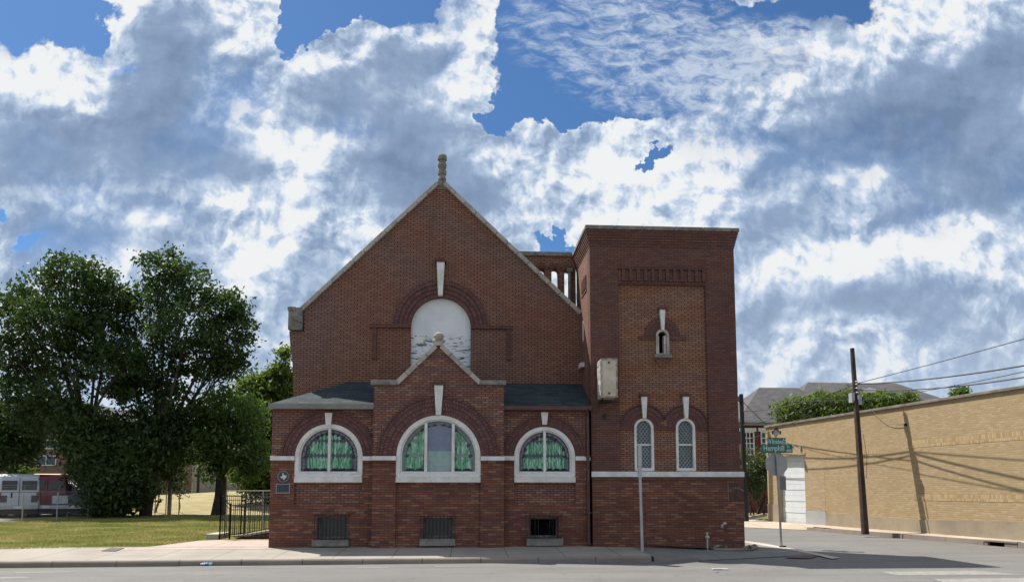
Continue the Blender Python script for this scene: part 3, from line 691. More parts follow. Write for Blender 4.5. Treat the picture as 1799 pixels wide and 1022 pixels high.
def arched_window(cxp, syp, rp, botp, sillp, Y, kind, origin_ring=None, ringp=80, ypx=None):
    c = at(cxp, syp, Y); r = sc0(rp, Y); zb = at(cxp, botp, Y).z; zsill = at(cxp, sillp, Y).z; cx, zs = c.x, c.z
    fw = .098 if kind != 'wide' else .105
    mb = MB(); a = arch(cx, zs, r-.002, zb, 40)[::-1]; b = arch(cx, zs, r-fw, zb+.09, 40)[::-1]
    mb.prism(a, Y-.02, Y+.16, [b])
    win = ch(mb, 'arched_window', WHITE, bevel=.006)
    mb = MB(); a2 = arch(cx, zs, r-fw-.001, zb+.091, 40)[::-1]; b2 = arch(cx, zs, r-fw-.033, zb+.12, 40)[::-1]
    mb.prism(a2, Y+.03, Y+.15, [b2]); mb.build('inner_frame', PEEL, win)
    mb = MB(); mb.box(cx-r-.0, Y-.06, zsill, cx+r, Y+.16, zb-.012); mb.build('sill', WHITE, win, bevel=.008)
    mb = MB(); mb.box(cx-r+.03, Y-.045, zb-.010, cx+r-.03, Y-.0205, zb+.045); mb.build('lower_rail', PEEL, win)
    gr = r-fw-.034
    if kind == 'twin':
        glass_unit(win, cx, zs, gr, zb+.121, Y+.10, kind, (0,))
        mb = MB(); mb.box(cx-.032, Y+.0, zb+.0915, cx+.032, Y+.098, zs+r-fw-.002); mb.build('mullion', WHITE, win)
    else:
        glass_unit(win, cx, zs, gr, zb+.121, Y+.10, kind, (0,))
        xm = [at(748, 790, Y).x, at(796, 790, Y).x]
        for x_ in xm:
            hh = math.sqrt((r-fw)**2-(x_-cx)**2); mb = MB(); mb.box(x_-.035, Y+.0, zb+.0915, x_+.035, Y+.085, zs+hh-.03); mb.build('mullion', WHITE, win)
        poly = [(xm[0]+.036, zb+.132)]; n = 12
        for i in range(n+1):
            xx = xm[0]+.036+(xm[1]-xm[0]-.072)*i/n; poly.append((xx, zs+math.sqrt((gr-.12)**2-(xx-cx)**2)))
        poly.append((xm[1]-.036, zb+.132)); mb = MB()
        zm = zb+.131+.50; hi = [(p[0], max(p[1], zm)) for p in poly]
        mb.prism(hi[::-1], Y+.072, Y+.084); mb.build('cover_sheet', SHEETG, win)
        mb = MB(); mb.box(xm[0]+.036, Y+.072, zb+.132, xm[1]-.036, Y+.084, zm-.003); mb.build('cover_sheet', SHEETL, win)
    # brick ring
    r1 = sc0(ringp, Y); mb = MB(); n = 3 if ringp < 90 else 4
    for i in range(n):
        ra = r+.003+(r1-r)*i/n; rb_ = r+(r1-r)*(i+1)/n-.003
        mb.ring(cx, zs, ra, rb_, Y-.012-.004*i, Y+.05, 0, 180, 48)
    ch(mb, 'brick_arch', B_ARCH, origin=(cx, Y, zs))
    mb = MB(); mb.ring(cx, zs, r1+.001, r1+.038, Y-.05, Y+.03, 0, 180, 56); ch(mb, 'arch_hood', B_DK)
    return cx, zs, r, zb, zsill
def basement(x0, x1, y0, y1, sx0, sx1, sy0, sy1, Y, broken=False):
    a, b = at(x0, y1, Y), at(x1, y0, Y)
    mb = MB(); f_ = .05
    mb.prism([(a.x+.002, a.z+.002), (b.x-.002, a.z+.002), (b.x-.002, b.z-.002), (a.x+.002, b.z-.002)], Y+.14, Y+.2, [[(a.x+f_, a.z+f_), (a.x+f_, b.z-f_), (b.x-f_, b.z-f_), (b.x-f_, a.z+f_)]])
    win = ch(mb, 'basement_window', plain('grey_timber', (.17,.165,.155), .9, var=.3, scale=8))
    mb = MB(); mb.box(a.x+f_, Y+.175, a.z+f_, b.x-f_, Y+.19, b.z-f_); mb.build('glass', VOID if broken else GLDK, win)
    mb = MB(); c, d = at(sx0, sy1, Y), at(sx1, sy0, Y); mb.box(c.x, Y-.07, max(c.z, .16), d.x, Y+.12, d.z); mb.build('sill', SILLC, win, bevel=.012)
    mb = MB(); rr = .009
    za, zb_ = a.z+.0, b.z+.05; xa, xb = a.x-.05, b.x+.05
    tl = .05 if broken else 0.
    for t in (0, 1): mb.tube([(xa-(tl if t else 0), Y-.12, za+(zb_-za)*t), (xb+tl*.3, Y-.12, za+(zb_-za)*t-tl*.6*t)], rr, 5)
    nb = 9
    for i in range(nb+1):
        if broken and i in (4, 5): continue
        xx = xa+(xb-xa)*i/nb; dx = random.uniform(-.05, .05) if broken else random.uniform(-.004, .004)
        mb.tube([(xx+dx*.2-(tl if i == 0 else 0), Y-.12, zb_+.05), (xx, Y-.12, za-.02)], rr*.8, 5)
    for xx in (xa, xb):
        for zz in (za, zb_-tl*.5): mb.tube([(xx, Y-.12, zz), (xx, Y+.01, zz)], rr, 5)
    if broken:
        for _ in range(12):
            p = Vector((random.uniform(xa, xb), Y-.1+random.uniform(-.03, .03), random.uniform(za, zb_)))
            mb.tube([p, p+Vector((random.uniform(-.2,.2), 0, random.uniform(-.12,.2)))], .004, 4)
    mb.build('window_grille', BLACK, win)
def recess_wall(name, x0, x1, ztop, Yf, cxp, syp, rp, bayb, basep, mat_up, mat_lo, zband0, zband1, full=False, depth=.38):
    pass
ZBT, ZBB = PZ(801, 600), PZ(808.5, 600)        # white string course
BAND = []
def bay(name, xl, xr, ztop_pts, Y, cxp, syp, rp, sillp, bay_bot, bx, by, kind, ringp, mat_up, mat_lo, mat_bay):
    c = at(cxp, syp, Y); cx, zs, r = c.x, c.z, sc0(rp, Y)
    zb_bay = YB if bay_bot is None else at(cxp, bay_bot, Y).z
    Zm = at(cxp, 804.5, Y).z
    hb = [at(bx[0], by[1], Y).x, at(bx[1], by[0], Y).x, at(bx[0], by[1], Y).z, at(bx[1], by[0], Y).z]
    zt = ztop_pts
    # upper wall, split at the string course
    n = 30; arc = [(cx-r*math.cos(math.pi*i/n), zs+r*math.sin(math.pi*i/n)) for i in range(n+1)]
    up = [(xl, Zm), (cx-r, Zm)]+[p for p in arc if p[1] > Zm+.002]+[(cx+r, Zm), (xr, Zm)]+zt
    mb = MB(); mb.prism(up[::-1], Y, Y+.35); ch(mb, name+'_wall', mat_up)
    # lower wall with the bay notch
    if bay_bot is None: lo = [(xl, YB), (xl, Zm), (cx-r, Zm), (cx-r, YB)]; lo2 = [(cx+r, YB), (cx+r, Zm), (xr, Zm), (xr, YB)]; polys = [(lo, []), (lo2, [])]
    else:
        lo = [(xl, YB), (xl, Zm), (cx-r, Zm), (cx-r, zb_bay), (cx+r, zb_bay), (cx+r, Zm), (xr, Zm), (xr, YB)]
        polys = [(lo, [[(hb[0], hb[2]), (hb[0], hb[3]), (hb[1], hb[3]), (hb[1], hb[2])]])]
    mb = MB()
    for p, h in polys: mb.prism(p[::-1], Y-.012, Y+.35, h)
    chs(mb, name+'_lower_wall', mat_lo)
    zsl = at(cxp, sillp+9, Y).z
    mb = MB(); pan = [(cx-r+.001, zb_bay+.001), (cx+r-.001, zb_bay+.001), (cx+r-.001, zsl), (cx-r+.001, zsl)]
    mb.prism(pan, Y+.06, Y+.34, [[(hb[0], hb[2]), (hb[0], hb[3]), (hb[1], hb[3]), (hb[1], hb[2])]] if bay_bot is None else [])
    ch(mb, name+'_bay_panel', mat_bay)
    arched_window(cxp, syp, rp, sillp, sillp+11, Y, kind, None, ringp)
    bz0, bz1 = at(cxp, 808.5, Y).z, at(cxp, 801, Y).z
    mb = MB(); mb.box(xl-.012, Y-.075, bz0, cx-r-.003, Y+.0, bz1); mb.box(cx+r+.003, Y-.075, bz0, xr+.012, Y+.0, bz1); chs(mb, 'string_course', WHITE, bevel=.006)
    mb = MB(); zz0 = at(cxp, 812, Y).z; mb.box(xl-.006, Y-.045, zz0, cx-r-.003, Y+.0, bz0-.002); mb.box(cx+r+.003, Y-.045, zz0, xr+.006, Y+.0, bz0-.002); chs(mb, 'string_corbel', B_LOW)
XA0, XA1 = PX(478,760), PX(656,760,0)
XP0, XP1 = PX(655,800,-.22), PX(885.5,800,-.22)
XR1 = PX(1036,830)-.004
ZE = PZ(714, 560)
YP = -.22
bay('left_annex', XA0, XP0+.02, [(XP0+.02, ZE), (XA0, ZE)], 0., 578, 803, 58, 836, 886, (557,611), (908,946), 'twin', 79, B_MID, B_LOW, B_MID)
bay('right_annex', XP1-.02, XR1, [(XR1, ZE), (XP1-.02, ZE)], 0., 957, 803, 54, 836, 886, (929,981), (908,944), 'twin', 71, B_MID, B_LOW, B_MID)
pz = lambda x_, y_: (at(x_, y_, YP).x, at(x_, y_, YP).z)
xpa = pz(770.5, 609)
top = [(XP1, pz(888,676)[1]), (XP1+.03, pz(888,676)[1]), (pz(846,676)[0], pz(846,676)[1]), (xpa[0], xpa[1]), (pz(696,676)[0], pz(696,676)[1]), (XP0-.03, pz(652,676)[1]), (XP0, pz(652,676)[1])]
top = [top[0], top[2], top[3], top[4], top[6]]
bay('porch', XP0, XP1, top, YP, 770.5, 802.5, 73.5, 836, None, (743,796), (909,944), 'wide', 104, B_MID, B_LOW, B_LOW)
keystone(578, 725, 747, 13, 9, 0., .07, False); keystone(956.5, 724, 746, 13, 8, 0., .07, False); keystone(771, 677, 729, 16, 9, YP, .09)
basement(557,611,908,946,548,613,947,959, -.012, False); basement(743,796,909,944,737,800,944,958, YP+.06, False); basement(929,981,908,944,925,989,944,958, -.012, True)
mb = MB()   # porch side walls behind the front
mb.box(XP0, YP+.352, YB, XP0+.3, YN-.002, pz(652,676)[1]); mb.box(XP1-.3, YP+.352, YB, XP1, YN-.002, pz(652,676)[1]); chs(mb, 'porch_side_wall', B_UP)
mb = MB(); mb.box(XA0, .352, YB, XA0+.3, YN-.002, ZE); mb.box(XA0-.0+.0, YN, YB, nl(516,760)[0]-.002, YN+.3, ZE); chs(mb, 'annex_side_wall', B_MID)
mb = MB(); zf = pz(696,676)[1]   # porch roof
vs1 = [(pz(696,676)[0]-.1, zf-.02), (xpa[0], xpa[1]-.06), (pz(846,676)[0]+.1, zf-.02)]
mb.prism([(vs1[0][0], vs1[0][1]-.05), (vs1[2][0], vs1[2][1]-.05), (vs1[2][0], vs1[2][1]), (vs1[1][0], vs1[1][1]), (vs1[0][0], vs1[0][1])], YP+.352, YN-.002)
mb.box(XP0+.302, YP+.352, zf-.25, XP1-.302, YN-.003, zf-.075); ch(mb, 'porch_roof', SHING)
# porch coping
cz = .10
ch(slope_boxes((pz(697,673)[0], pz(697,673)[1]), (xpa[0]-.06, xpa[1]+.02), .115, .07, .42, YP, 4), 'porch_coping', STONEL, bevel=.01)
ch(slope_boxes((xpa[0]+.06, xpa[1]+.02), (pz(844,673)[0], pz(844,673)[1]), .115, .07, .42, YP, 4), 'porch_coping', STONEL, bevel=.01)
for x0, x1 in ((652,699),(842,889)):
    mb = MB(); mb.box(pz(x0,670)[0], YP-.08, pz(x0,676)[1], pz(x1,670)[0], YP+.42, pz(x0,668)[1]); ch(mb, 'parapet_cap', STONE, bevel=.015)
mb = MB(); bx_, bz_ = xpa[0]-.0, xpa[1]
mb.prism([(bx_-.13, bz_+.02), (bx_+.13, bz_+.02), (bx_+.10, bz_+.12), (bx_-.10, bz_+.12)], YP-.09, YP+.4)
mb.lathe([(.10, bz_+.12), (.075, bz_+.16), (.115, bz_+.22), (.13, bz_+.28), (.11, bz_+.34), (.06, bz_+.375), (.01, bz_+.385)], bx_, YP+.06, 14)
for dx in (-.11, .11): mb.lathe([(.01, bz_+.08), (.06, bz_+.11), (.06, bz_+.16), (.01, bz_+.19)], bx_+dx, YP-.03, 8)
ch(mb, 'porch_finial', STONEL, smooth=False, bevel=.004)
# roofs of the annex: lean-to left with hip, right
ztop = at(700, 671, YN).z
def roofmesh(vs, fs, t=.07):
    mb = MB(); n = len(vs); V_ = [Vector(v) for v in vs]; mb.add(V_+[v-Vector((0,0,t)) for v in V_], list(fs)+[tuple(n+i for i in f[::-1]) for f in fs])
    ed = {}
    for f in fs:
        for i in range(len(f)): ed[(f[i], f[(i+1) % len(f)])] = 1
    b = len(mb.v)-2*n
    for (i, j) in list(ed):
        if (j, i) not in ed: mb.f.append((b+j, b+i, b+n+i, b+n+j))
    return mb
eL, eF, ZR = XA0-.02, -.13, ZE+.06
hipx = at(640, 671, YN).x
ch(roofmesh([(eL, eF, ZR), (XP0+.0, eF, ZR), (XP0, YN-.004, ztop), (hipx-.4, YN-.004, ztop), (eL, YN-.004, ZR)], [(0,1,2,3),(0,3,4)]), 'annex_roof', SHING)
ch(roofmesh([(XP1, eF, ZR), (XT-.03, eF, ZR), (XT-.03, YN-.004, ztop), (XP1, YN-.004, ztop)], [(0,1,2,3)]), 'annex_roof', SHING)
mb = MB(); mb.box(eL-.0, eF-.07, ZR-.13, XP0-.003, eF-.002, ZR-.01); mb.box(eL-.045, eF-.07, ZR-.13, eL-.002, YN+.2, ZR-.01); mb.box(eL, eF, ZR-.13, XP0-.003, -.02, ZR-.075); ch(mb, 'gutter', plain('grey_gutter', (.23,.22,.20), .7))
mb = MB(); mb.box(XP1+.003, eF-.07, ZR-.12, XT-.02, eF-.002, ZR-.02); mb.box(XP1+.003, eF, ZR-.13, XT-.02, -.02, ZR-.075); ch(mb, 'gutter', DKMET)
mb = MB(); xd = PX(1033.5, 830, -.1)
mb.tube([(xd-.02, -.2, ZR-.08), (xd-.02, -.14, ZR-.16), (xd, -.075, ZR-.3), (xd, -.075, .3), (xd+.02, -.15, .22)], .042, 8); 
for zz in (1.0, 2.4): mb.box(xd-.06, -.12, zz, xd+.06, -.02, zz+.04)
ch(mb, 'downspout', DKMET)

# --- tower
TX0, TX1, TD = XT, 6.99, 2.32
TZ = PZ(407, 1160); ZB1, ZB0 = PZ(828, 1160), PZ(837.5, 1160)
P0x, P1x = PX(1088,650), PX(1243,650)
Zp = PZ(497, 1160)
tower_body = MB()
tower_body.prism([(TX0, ZB0+.02), (TX1, ZB0+.02), (TX1, TZ-.5), (TX0, TZ-.5)], 0, .3, [[(P0x, ZB0+.0201), (P0x, Zp), (P1x, Zp), (P1x, ZB0+.0201)]]) if False else None
mb = MB()
mb.box(TX0, 0, ZB0, P0x, .4, TZ-.42); mb.box(P1x, 0, ZB0, TX1, .4, TZ-.42); chs(mb, 'corner_pier', B_DK)
mb = MB(); mb.box(P0x+.0, 0.003, Zp, P1x, .4, TZ-.42); ch(mb, 'upper_wall', B_DK)
mb = MB(); mb.box(TX0, .401, YB, TX0+.35, TD, TZ-.42); mb.box(TX1-.35, .401, YB, TX1, TD, TZ-.42); mb.box(TX0+.351, TD-.35, YB, TX1-.351, TD, TZ-.42)
chs(mb, 'tower_side_wall', B_UP)
# corbelled top
mb = MB(); nC = 6; z = TZ-.42
for i in range(nC):
    e = .012+.017*i; z2 = z+.07; mb.box(TX0-e, -e, z, TX1+e, TD+e, z2-.0005 if i < nC-1 else z2); z = z2
ch(mb, 'tower_corbel', B_DK)
mb = MB(); z = TZ; x_ = TX0-.13
while x_ < TX1+.12:
    x2 = min(x_+.78, TX1+.13); mb.box(x_+.004, -.13, z+.002, x2-.004, .25, z+.10); mb.box(x_+.004, TD-.15, z+.002, x2-.004, TD+.13, z+.10); x_ = x2
mb.box(TX0-.13, .251, z+.002, TX0+.25, TD-.151, z+.10); mb.box(TX1-.25, .251, z+.002, TX1+.13, TD-.151, z+.10); mb.box(TX0+.25, .25, z-.05, TX1-.25, TD-.15, z+.03)
ch(mb, 'tower_coping', STONE, bevel=.01)
# dentil band above the panel
mb = MB(); za, zb2 = PZ(496,1160), PZ(474,1160); nD = 24
mb.box(P0x-.02, -.004, Zp-.04, P1x+.02, .08, Zp-.001)
for i in range(nD):
    xx = P0x+(P1x-P0x)*i/nD; wq = (P1x-P0x)/nD
    hgt = zb2-za
    mb.box(xx+.006, -.045 if i % 2 else -.012, za+.02, xx+wq-.006, .0025, zb2-(.0 if i % 2 else .02))
mb.box(P0x, -.05, zb2+.002, P1x, .0025, zb2+.03)
ch(mb, 'dentil_band', B_DK)
# panel with openings
YQ = .07
tw = lambda x_, y_: (at(x_, y_, YQ).x, at(x_, y_, YQ).z)
wins = []
for cxp in (1131, 1204):
    c = tw(cxp, 752); wins.append((c[0], c[1], sc0(17.8, YQ), ZB1+.01))
sc_ = tw(1163, 590); sr = sc0(8.5, YQ); sb = tw(1163, 623)[1]
holes = [arch(a, b, r_, zz, 16) for a, b, r_, zz in wins]+[arch(sc_[0], sc_[1], sr, sb, 12)]
mb = MB(); mb.prism([(P0x-.05, ZB0+.001), (P1x+.05, ZB0+.001), (P1x+.05, Zp-.042), (P0x-.05, Zp-.042)], YQ, .395, holes); ch(mb, 'tower_panel', B_TOW)
for (cx, zs, r, zb) in wins:
    mb = MB(); mb.prism(arch(cx, zs, r-.002, zb+.002, 20)[::-1], YQ-.02, YQ+.14, [arch(cx, zs, r-.065, zb+.085, 20)[::-1]]); win = ch(mb, 'arched_sash_window', WHITE, bevel=.005)
    rg = r-.066; mid = zs-.42
    mb = MB(); mb.prism(arch(cx, zs, rg, zb+.086, 20)[::-1], YQ+.09, YQ+.10); mb.build('glass', GLBLUE, win)
    mb = MB(); mb.box(cx-rg, YQ+.04, mid-.022, cx+rg, YQ+.088, mid+.022); mb.build('meeting_rail', WHITE, win)
    mb = MB()
    sp = .115
    def inside(px_, pz_): return abs(px_-cx) < rg and pz_ > zb+.09 and (pz_ < zs or (px_-cx)**2+(pz_-zs)**2 < rg*rg)
    for sgn in (1, -1):
        for kq in range(-16, 17):
            seg = None; n = 60
            for i in range(n+1):
                xx = cx-rg+2*rg*i/n; zz = mid+kq*sp+sgn*(xx-cx)*1.25
                ok = inside(xx, zz)
                if ok and seg is None: seg = (xx, zz)
                if (not ok or i == n) and seg is not None:
                    if abs(xx-seg[0]) > .02:
                        a = Vector((seg[0], YQ+.085, seg[1])); b = Vector((xx, YQ+.085, zz)); d = (b-a).normalized(); pr = Vector((-d.z, 0, d.x))*.0055
                        mb.add([a-pr, b-pr, b+pr, a+pr], [(0,1,2,3)])
                    seg = None
    mb.build('lead_lattice', plain('pale_lead', (.42,.44,.45), .5), win)
    mb = MB(); mb.box(cx-r+.04, YQ-.03, zb+.004, cx+r-.04, YQ-.0205, zb+.075); mb.build('lower_rail', PEEL, win)
    R1 = sc0(41 if cx < 5 else 41, YQ)
    a1_ = math.degrees(math.acos(min(1, (wins[1][0]-wins[0][0])/2/R1)))
    rng_ = (a1_, 180) if cx == wins[0][0] else (0, 180-a1_)
    mb = MB(); rr0 = r+.002
    for i in range(3):
        ra = rr0+(R1-rr0)*i/3; rb_ = rr0+(R1-rr0)*(i+1)/3-.004
        lim = rb_ > (wins[1][0]-wins[0][0])/2
        if i < 2 or not lim:
            if rb_ > (wins[1][0]-wins[0][0])/2: rb_ = (wins[1][0]-wins[0][0])/2
            mb.ring(cx, zs, ra, rb_, YQ-.012-.004*i, YQ+.03, 0, 180, 32)
        else: mb.ring(cx, zs, ra, rb_, YQ-.020, YQ+.03, *rng_, 32)
    ch(mb, 'brick_arch', B_ARCH, origin=(cx, YQ, zs))
    mb = MB(); mb.ring(cx, zs, R1, R1+.03, YQ-.045, YQ+.02, *rng_, 32); ch(mb, 'arch_hood', B_DK)
mb = MB(); zl = tw(1160, 749)[1]; zl0 = tw(1160, 756)[1]
mb.box(P0x, YQ-.03, zl0, wins[0][0]-wins[0][2]-.002, YQ+.01, zl); mb.box(wins[0][0]+wins[0][2]+.002, YQ-.03, zl0, wins[1][0]-wins[1][2]-.002, YQ+.01, zl); mb.box(wins[1][0]+wins[1][2]+.002, YQ-.03, zl0, P1x, YQ+.01, zl)
zq, zq0 = tw(1160,590)[1], tw(1160,597)[1]
mb.box(tw(1122,590)[0], YQ-.03, zq0, sc_[0]-sr-.04, YQ+.01, zq); mb.box(sc_[0]+sr+.04, YQ-.03, zq0, tw(1205,590)[0], YQ+.01, zq)
chs(mb, 'label_moulding', B_DK)
mb = MB()
for i in range(4):
    ww = .21-.045*i; mb.box(sc_[0]-ww, YQ-.05+.010*i, sb-.153-.0555*i, sc_[0]+ww, YQ+.01, sb-.0985-.0555*i)
ch(mb, 'sill_corbel', B_TOW)
keystone(1130.5, 697, 735, 11, 6, YQ, .10); keystone(1203.5, 697, 735, 11, 6, YQ, .10); keystone(1162.5, 545, 581, 10, 5, YQ, .10)
mb = MB(); rr1 = sc0(33, YQ)
for i in range(3): mb.ring(sc_[0], zq, sr+.055+(rr1-sr-.055)*i/3, sr+.052+(rr1-sr-.055)*(i+1)/3, YQ-.012-.004*i, YQ+.03, 0, 180, 28)
ch(mb, 'brick_arch', B_ARCH, origin=(sc_[0], YQ, zq))
mb = MB(); mb.prism(arch(sc_[0], sc_[1], sr+.05, sb, 14)[::-1], YQ-.06, YQ+.03, [arch(sc_[0], sc_[1], sr-.012, sb+.03, 14)[::-1]])
sw = ch(mb, 'slit_window', STONEL, bevel=.01)
mb = MB(); mb.box(sc_[0]-.22, YQ-.12, sb-.095, sc_[0]+.23, YQ+.05, sb-.002); mb.build('sill', STONE, sw, bevel=.015)
mb = MB(); mb.box(sc_[0]-sr+.012, YQ+.02, sb+.03, sc_[0]-sr+.045, YQ+.3, sc_[1]); mb.box(sc_[0]+sr-.06, YQ+.04, sb+.03, sc_[0]+sr-.012, YQ+.3, sc_[1]+.02); mb.split('jamb', WHITE, sw)
mb = MB(); mb.box(sc_[0]-sr, .30, sb, sc_[0]+sr, .32, sc_[1]+sr); mb.build('glass', VOID, sw)
# tower string course and base
mb = MB(); mb.box(TX0-.02, -.085, ZB0+.002, TX1+.08, -.001, ZB1); mb.box(TX1+.001, -.0, ZB0+.002, TX1+.08, TD, ZB1); chs(mb, 'string_course', WHITE, bevel=.006)
mb = MB(); mb.box(TX0+.002, -.05, -.02, TX1+.05, .39, ZB0-.001); mb.box(TX1+.001, .391, -.02, TX1+.05, TD, ZB0-.001); ch(mb, 'tower_base', B_LOW)
mb = MB(); mb.box(TX0+.0, -.07, ZB0-.09, TX1+.065, -.051, ZB0-.002); ch(mb, 'base_corbel', B_DK)
# corner stone with carved arc of lettering
mb = MB(); cs0, cs1 = at(1279,880,-.05), at(1304,848,-.05)
mb.box(cs0.x, -.062, cs0.z, TX1+.062, -.0505, cs1.z); mb.box(TX1+.0505, -.05, cs0.z, TX1+.062, .35, cs1.z)
stn = ch(mb, 'cornerstone', plain('brown_cornerstone', (.125,.062,.048), .9, var=.3, scale=9))
mb = MB(); t_ = 'THE SANCTUARY'; cxs, czs = (cs0.x+TX1+.06)/2+.01, cs0.z+.16; rs = .185
for i, chh in enumerate(t_):
    if chh == ' ': continue
    an = R(150-120*i/(len(t_)-1)); vs, fs = text_mesh(chh, .062)
    rot = an-math.pi/2; px_, pz_ = cxs+rs*math.cos(an), czs+rs*.85*math.sin(an)
    mb.add([(px_+(v.x-.02)*math.cos(rot)-v.y*math.sin(rot), -.0635-v.z, pz_+(v.x-.02)*math.sin(rot)+v.y*math.cos(rot)) for v in vs], fs)
mb.box(cs0.x, -.0645, cs0.z+.02, cs0.x+.012, -.0625, cs1.z)
mb.build('lettering', plain('pale_lettering', (.36,.27,.22), .9), stn)
# side wall details of the tower
mb = MB(); mb.box(TX0-.10, 1.0, at(1020,646,1.2).z, TX0-.001, 1.42, at(1020,638,1.2).z); mb.box(TX0-.012, 1.05, at(1020,600,1.2).z, TX0-.001, 1.25, at(1020,565,1.2).z); chs(mb, 'side_sill', WHITE)
mb = MB()
for i in range(7): mb.box(TX0-.03, .55+.11*i, PZ(497,1160), TX0-.001, .60+.11*i, PZ(474,1160))
mb.box(TX0-.02, .5, PZ(500,1160)-.05, TX0-.001, 1.35, PZ(500,1160)); chs(mb, 'side_dentils', B_DK)
# --- belfry arcade behind the gable
YAr = TD; ar = lambda x_, y_: (at(x_, y_, YAr).x, at(x_, y_, YAr).z)
ops = []
for xa, xb, yt in ((921,933,471),(945.5,957.5,471),(969,981,471),(991.5,1001.5,474)):
    a, b = ar(xa, 500), ar(xb, 500); rr_ = (b[0]-a[0])/2; ops.append(arch((a[0]+b[0])/2, ar(xa, yt)[1]-rr_, rr_, 7.0, 10))
xa0 = ar(900, 450)[0]; zt_ = ar(960, 450)[1]
ops = [[(x_, max(z_, 6.9)) for x_, z_ in o_] for o_ in ops]
mb = MB(); mb.prism([(xa0, 6.0), (XT-.02, 6.0), (XT-.02, zt_), (xa0, zt_)], YAr, YAr+.32, ops); ch(mb, 'belfry_arcade', B_TOW)
mb = MB(); mb.box(xa0-.05, YAr-.06, zt_+.001, XT-.135, YAr+.4, ar(960,443)[1]); ch(mb, 'belfry_coping', STONE, bevel=.01)
mb = MB()
for o_ in ops:
    cx = sum(p[0] for p in o_)/len(o_); zz = max(p[1] for p in o_)-.06
    mb.ring(cx, zz-.0, .10, .21, YAr-.03, YAr+.0, 12, 168, 14)
chs(mb, 'arcade_arch', B_DK)
mb = MB(); xq = ar(986, 500)[0]; mb.tube([(xq+.23, YAr-.12, 6.4), (xq+.23, YAr-.12, ar(986,480)[1])], .05, 8); mb.box(xq+.15, YAr-.2, ar(986,480)[1], xq+.31, YAr-.04, ar(986,474)[1]); ch(mb, 'arcade_column', STONE)

# ------------------------------------------------------------------ things fixed on the church
sg0, sg1 = at(1056.5, 697, -.62), at(1084, 630, -.62)
bs = thing('box_sign', 'tall blank rusty cream box sign projecting from the tower', 'sign', (sg0.x, -.3, sg0.z))
mb = MB(); mb.box(sg0.x, -.62, sg0.z, sg1.x, -.1, sg1.z); mb.build('sign_case', plain('cream_sign_metal', (.62,.56,.44), .6, var=.2, scale=3, c2=(.45,.38,.27)), bs, bevel=.012)
mb = MB(); fr = .03
mb.prism([(sg0.x-.006, sg0.z-.006), (sg1.x+.006, sg0.z-.006), (sg1.x+.006, sg1.z+.006), (sg0.x-.006, sg1.z+.006)], -.632, -.60, [[(sg0.x+fr, sg0.z+fr), (sg0.x+fr, sg1.z-fr), (sg1.x-fr, sg1.z-fr), (sg1.x-fr, sg0.z+fr)]]); mb.build('sign_frame', plain('rusty_trim', (.45,.42,.36), .6, c2=(.20,.12,.07), scale=9), bs)
mb = MB(); mb.box(sg0.x-.012, -.58, sg0.z+.04, sg0.x-.001, -.14, sg1.z-.04); mb.build('side_face', plain('peeled_sign_face', (.66,.66,.63), .6, c2=(.10,.10,.09), scale=7, var=.3), bs)
mb = MB(); mb.box(sg0.x+.17, -.634, sg1.z-.12, sg0.x+.22, -.6325, sg1.z-.07); mb.box(sg0.x+.17, -.634, sg0.z+.07, sg0.x+.22, -.6325, sg0.z+.12); mb.split('label_plate', DKMET, bs)
mb = MB(); mb.tube([(sg0.x+.1, -.3, sg0.z), (sg0.x+.1, -.02, sg0.z-.06)], .02, 6); mb.tube([(sg0.x+.02, -.1, sg0.z-.09), (sg1.x+.16, -.1, sg0.z-.06)], .018, 6)
mb.tube([(sg0.x+.06, -.08, sg0.z-.09), (sg0.x+.03, -.06, sg0.z-.16), (sg0.x+.05, -.05, sg0.z-.25)], .01, 5); mb.box(sg0.x+.16, -.09, sg0.z-.47, sg0.x+.2, -.02, sg0.z-.36)
mb.build('bracket', BLACK, bs)
mk = at(498, 842, -.03); hm = thing('historical_marker', 'round state outline medallion above a rectangular dark plaque on the brick pier', 'plaque', (mk.x, -.012, mk.z))
mb = MB(); c = at(498, 836.5, -.03); sR = sc0(10.3)
n = 28; outer = [(c.x+sR*math.cos(2*math.pi*i/n), c.z+sR*math.sin(2*math.pi*i/n)) for i in range(n)]
mb.prism(outer, -.05, -.012); rng2 = mb.build('medallion', plain('bronze_grey', (.20,.20,.19), .6, .3), hm, bevel=.008)
mb = MB(); mb.prism([(c.x+(p[0]-c.x)*.8, c.z+(p[1]-c.z)*.8) for p in outer], -.053, -.0505); mb.build('dark_field', plain('dark_enamel', (.03,.04,.06), .5), rng2)
tx = [(-.25,.95),(.08,.95),(.08,.45),(.75,.35),(.95,.3),(1.0,-.1),(.85,-.35),(.45,-.65),(.38,-1.05),(.1,-.9),(-.2,-.45),(-.45,-.55),(-.65,-.3),(-.95,0.),(-.25,.05)]
tx = [(x_*.57*sR+c.x, z_*.6*sR+c.z) for x_, z_ in tx]
mb = MB(); mb.prism(tx[::-1], -.058, -.0535); mb.build('state_outline', plain('pale_metal', (.62,.60,.54), .5), rng2)
p0, p1 = at(484.5, 866, -.03), at(510, 849, -.03)
mb = MB(); mb.box(p0.x, -.045, p0.z, p1.x, -.012, p1.z); pl = mb.build('plaque', plain('plaque_rim', (.33,.34,.34), .5, .4), hm, bevel=.006)
mb = MB(); mb.box(p0.x+.022, -.048, p0.z+.022, p1.x-.022, -.0455, p1.z-.022); mb.build('plaque_face', plain('plaque_blue', (.05,.065,.09), .5, .2, var=.3, scale=30), pl)
vp = at(1268, 922, -.05)
mb = MB(); mb.tube([(vp.x+.06, -.05, vp.z+.05), (vp.x+.06, -.16, vp.z+.05), (vp.x-.0, -.19, vp.z+.05), (vp.x-.04, -.19, vp.z+.02), (vp.x-.045, -.19, vp.z-.06)], .035, 8)
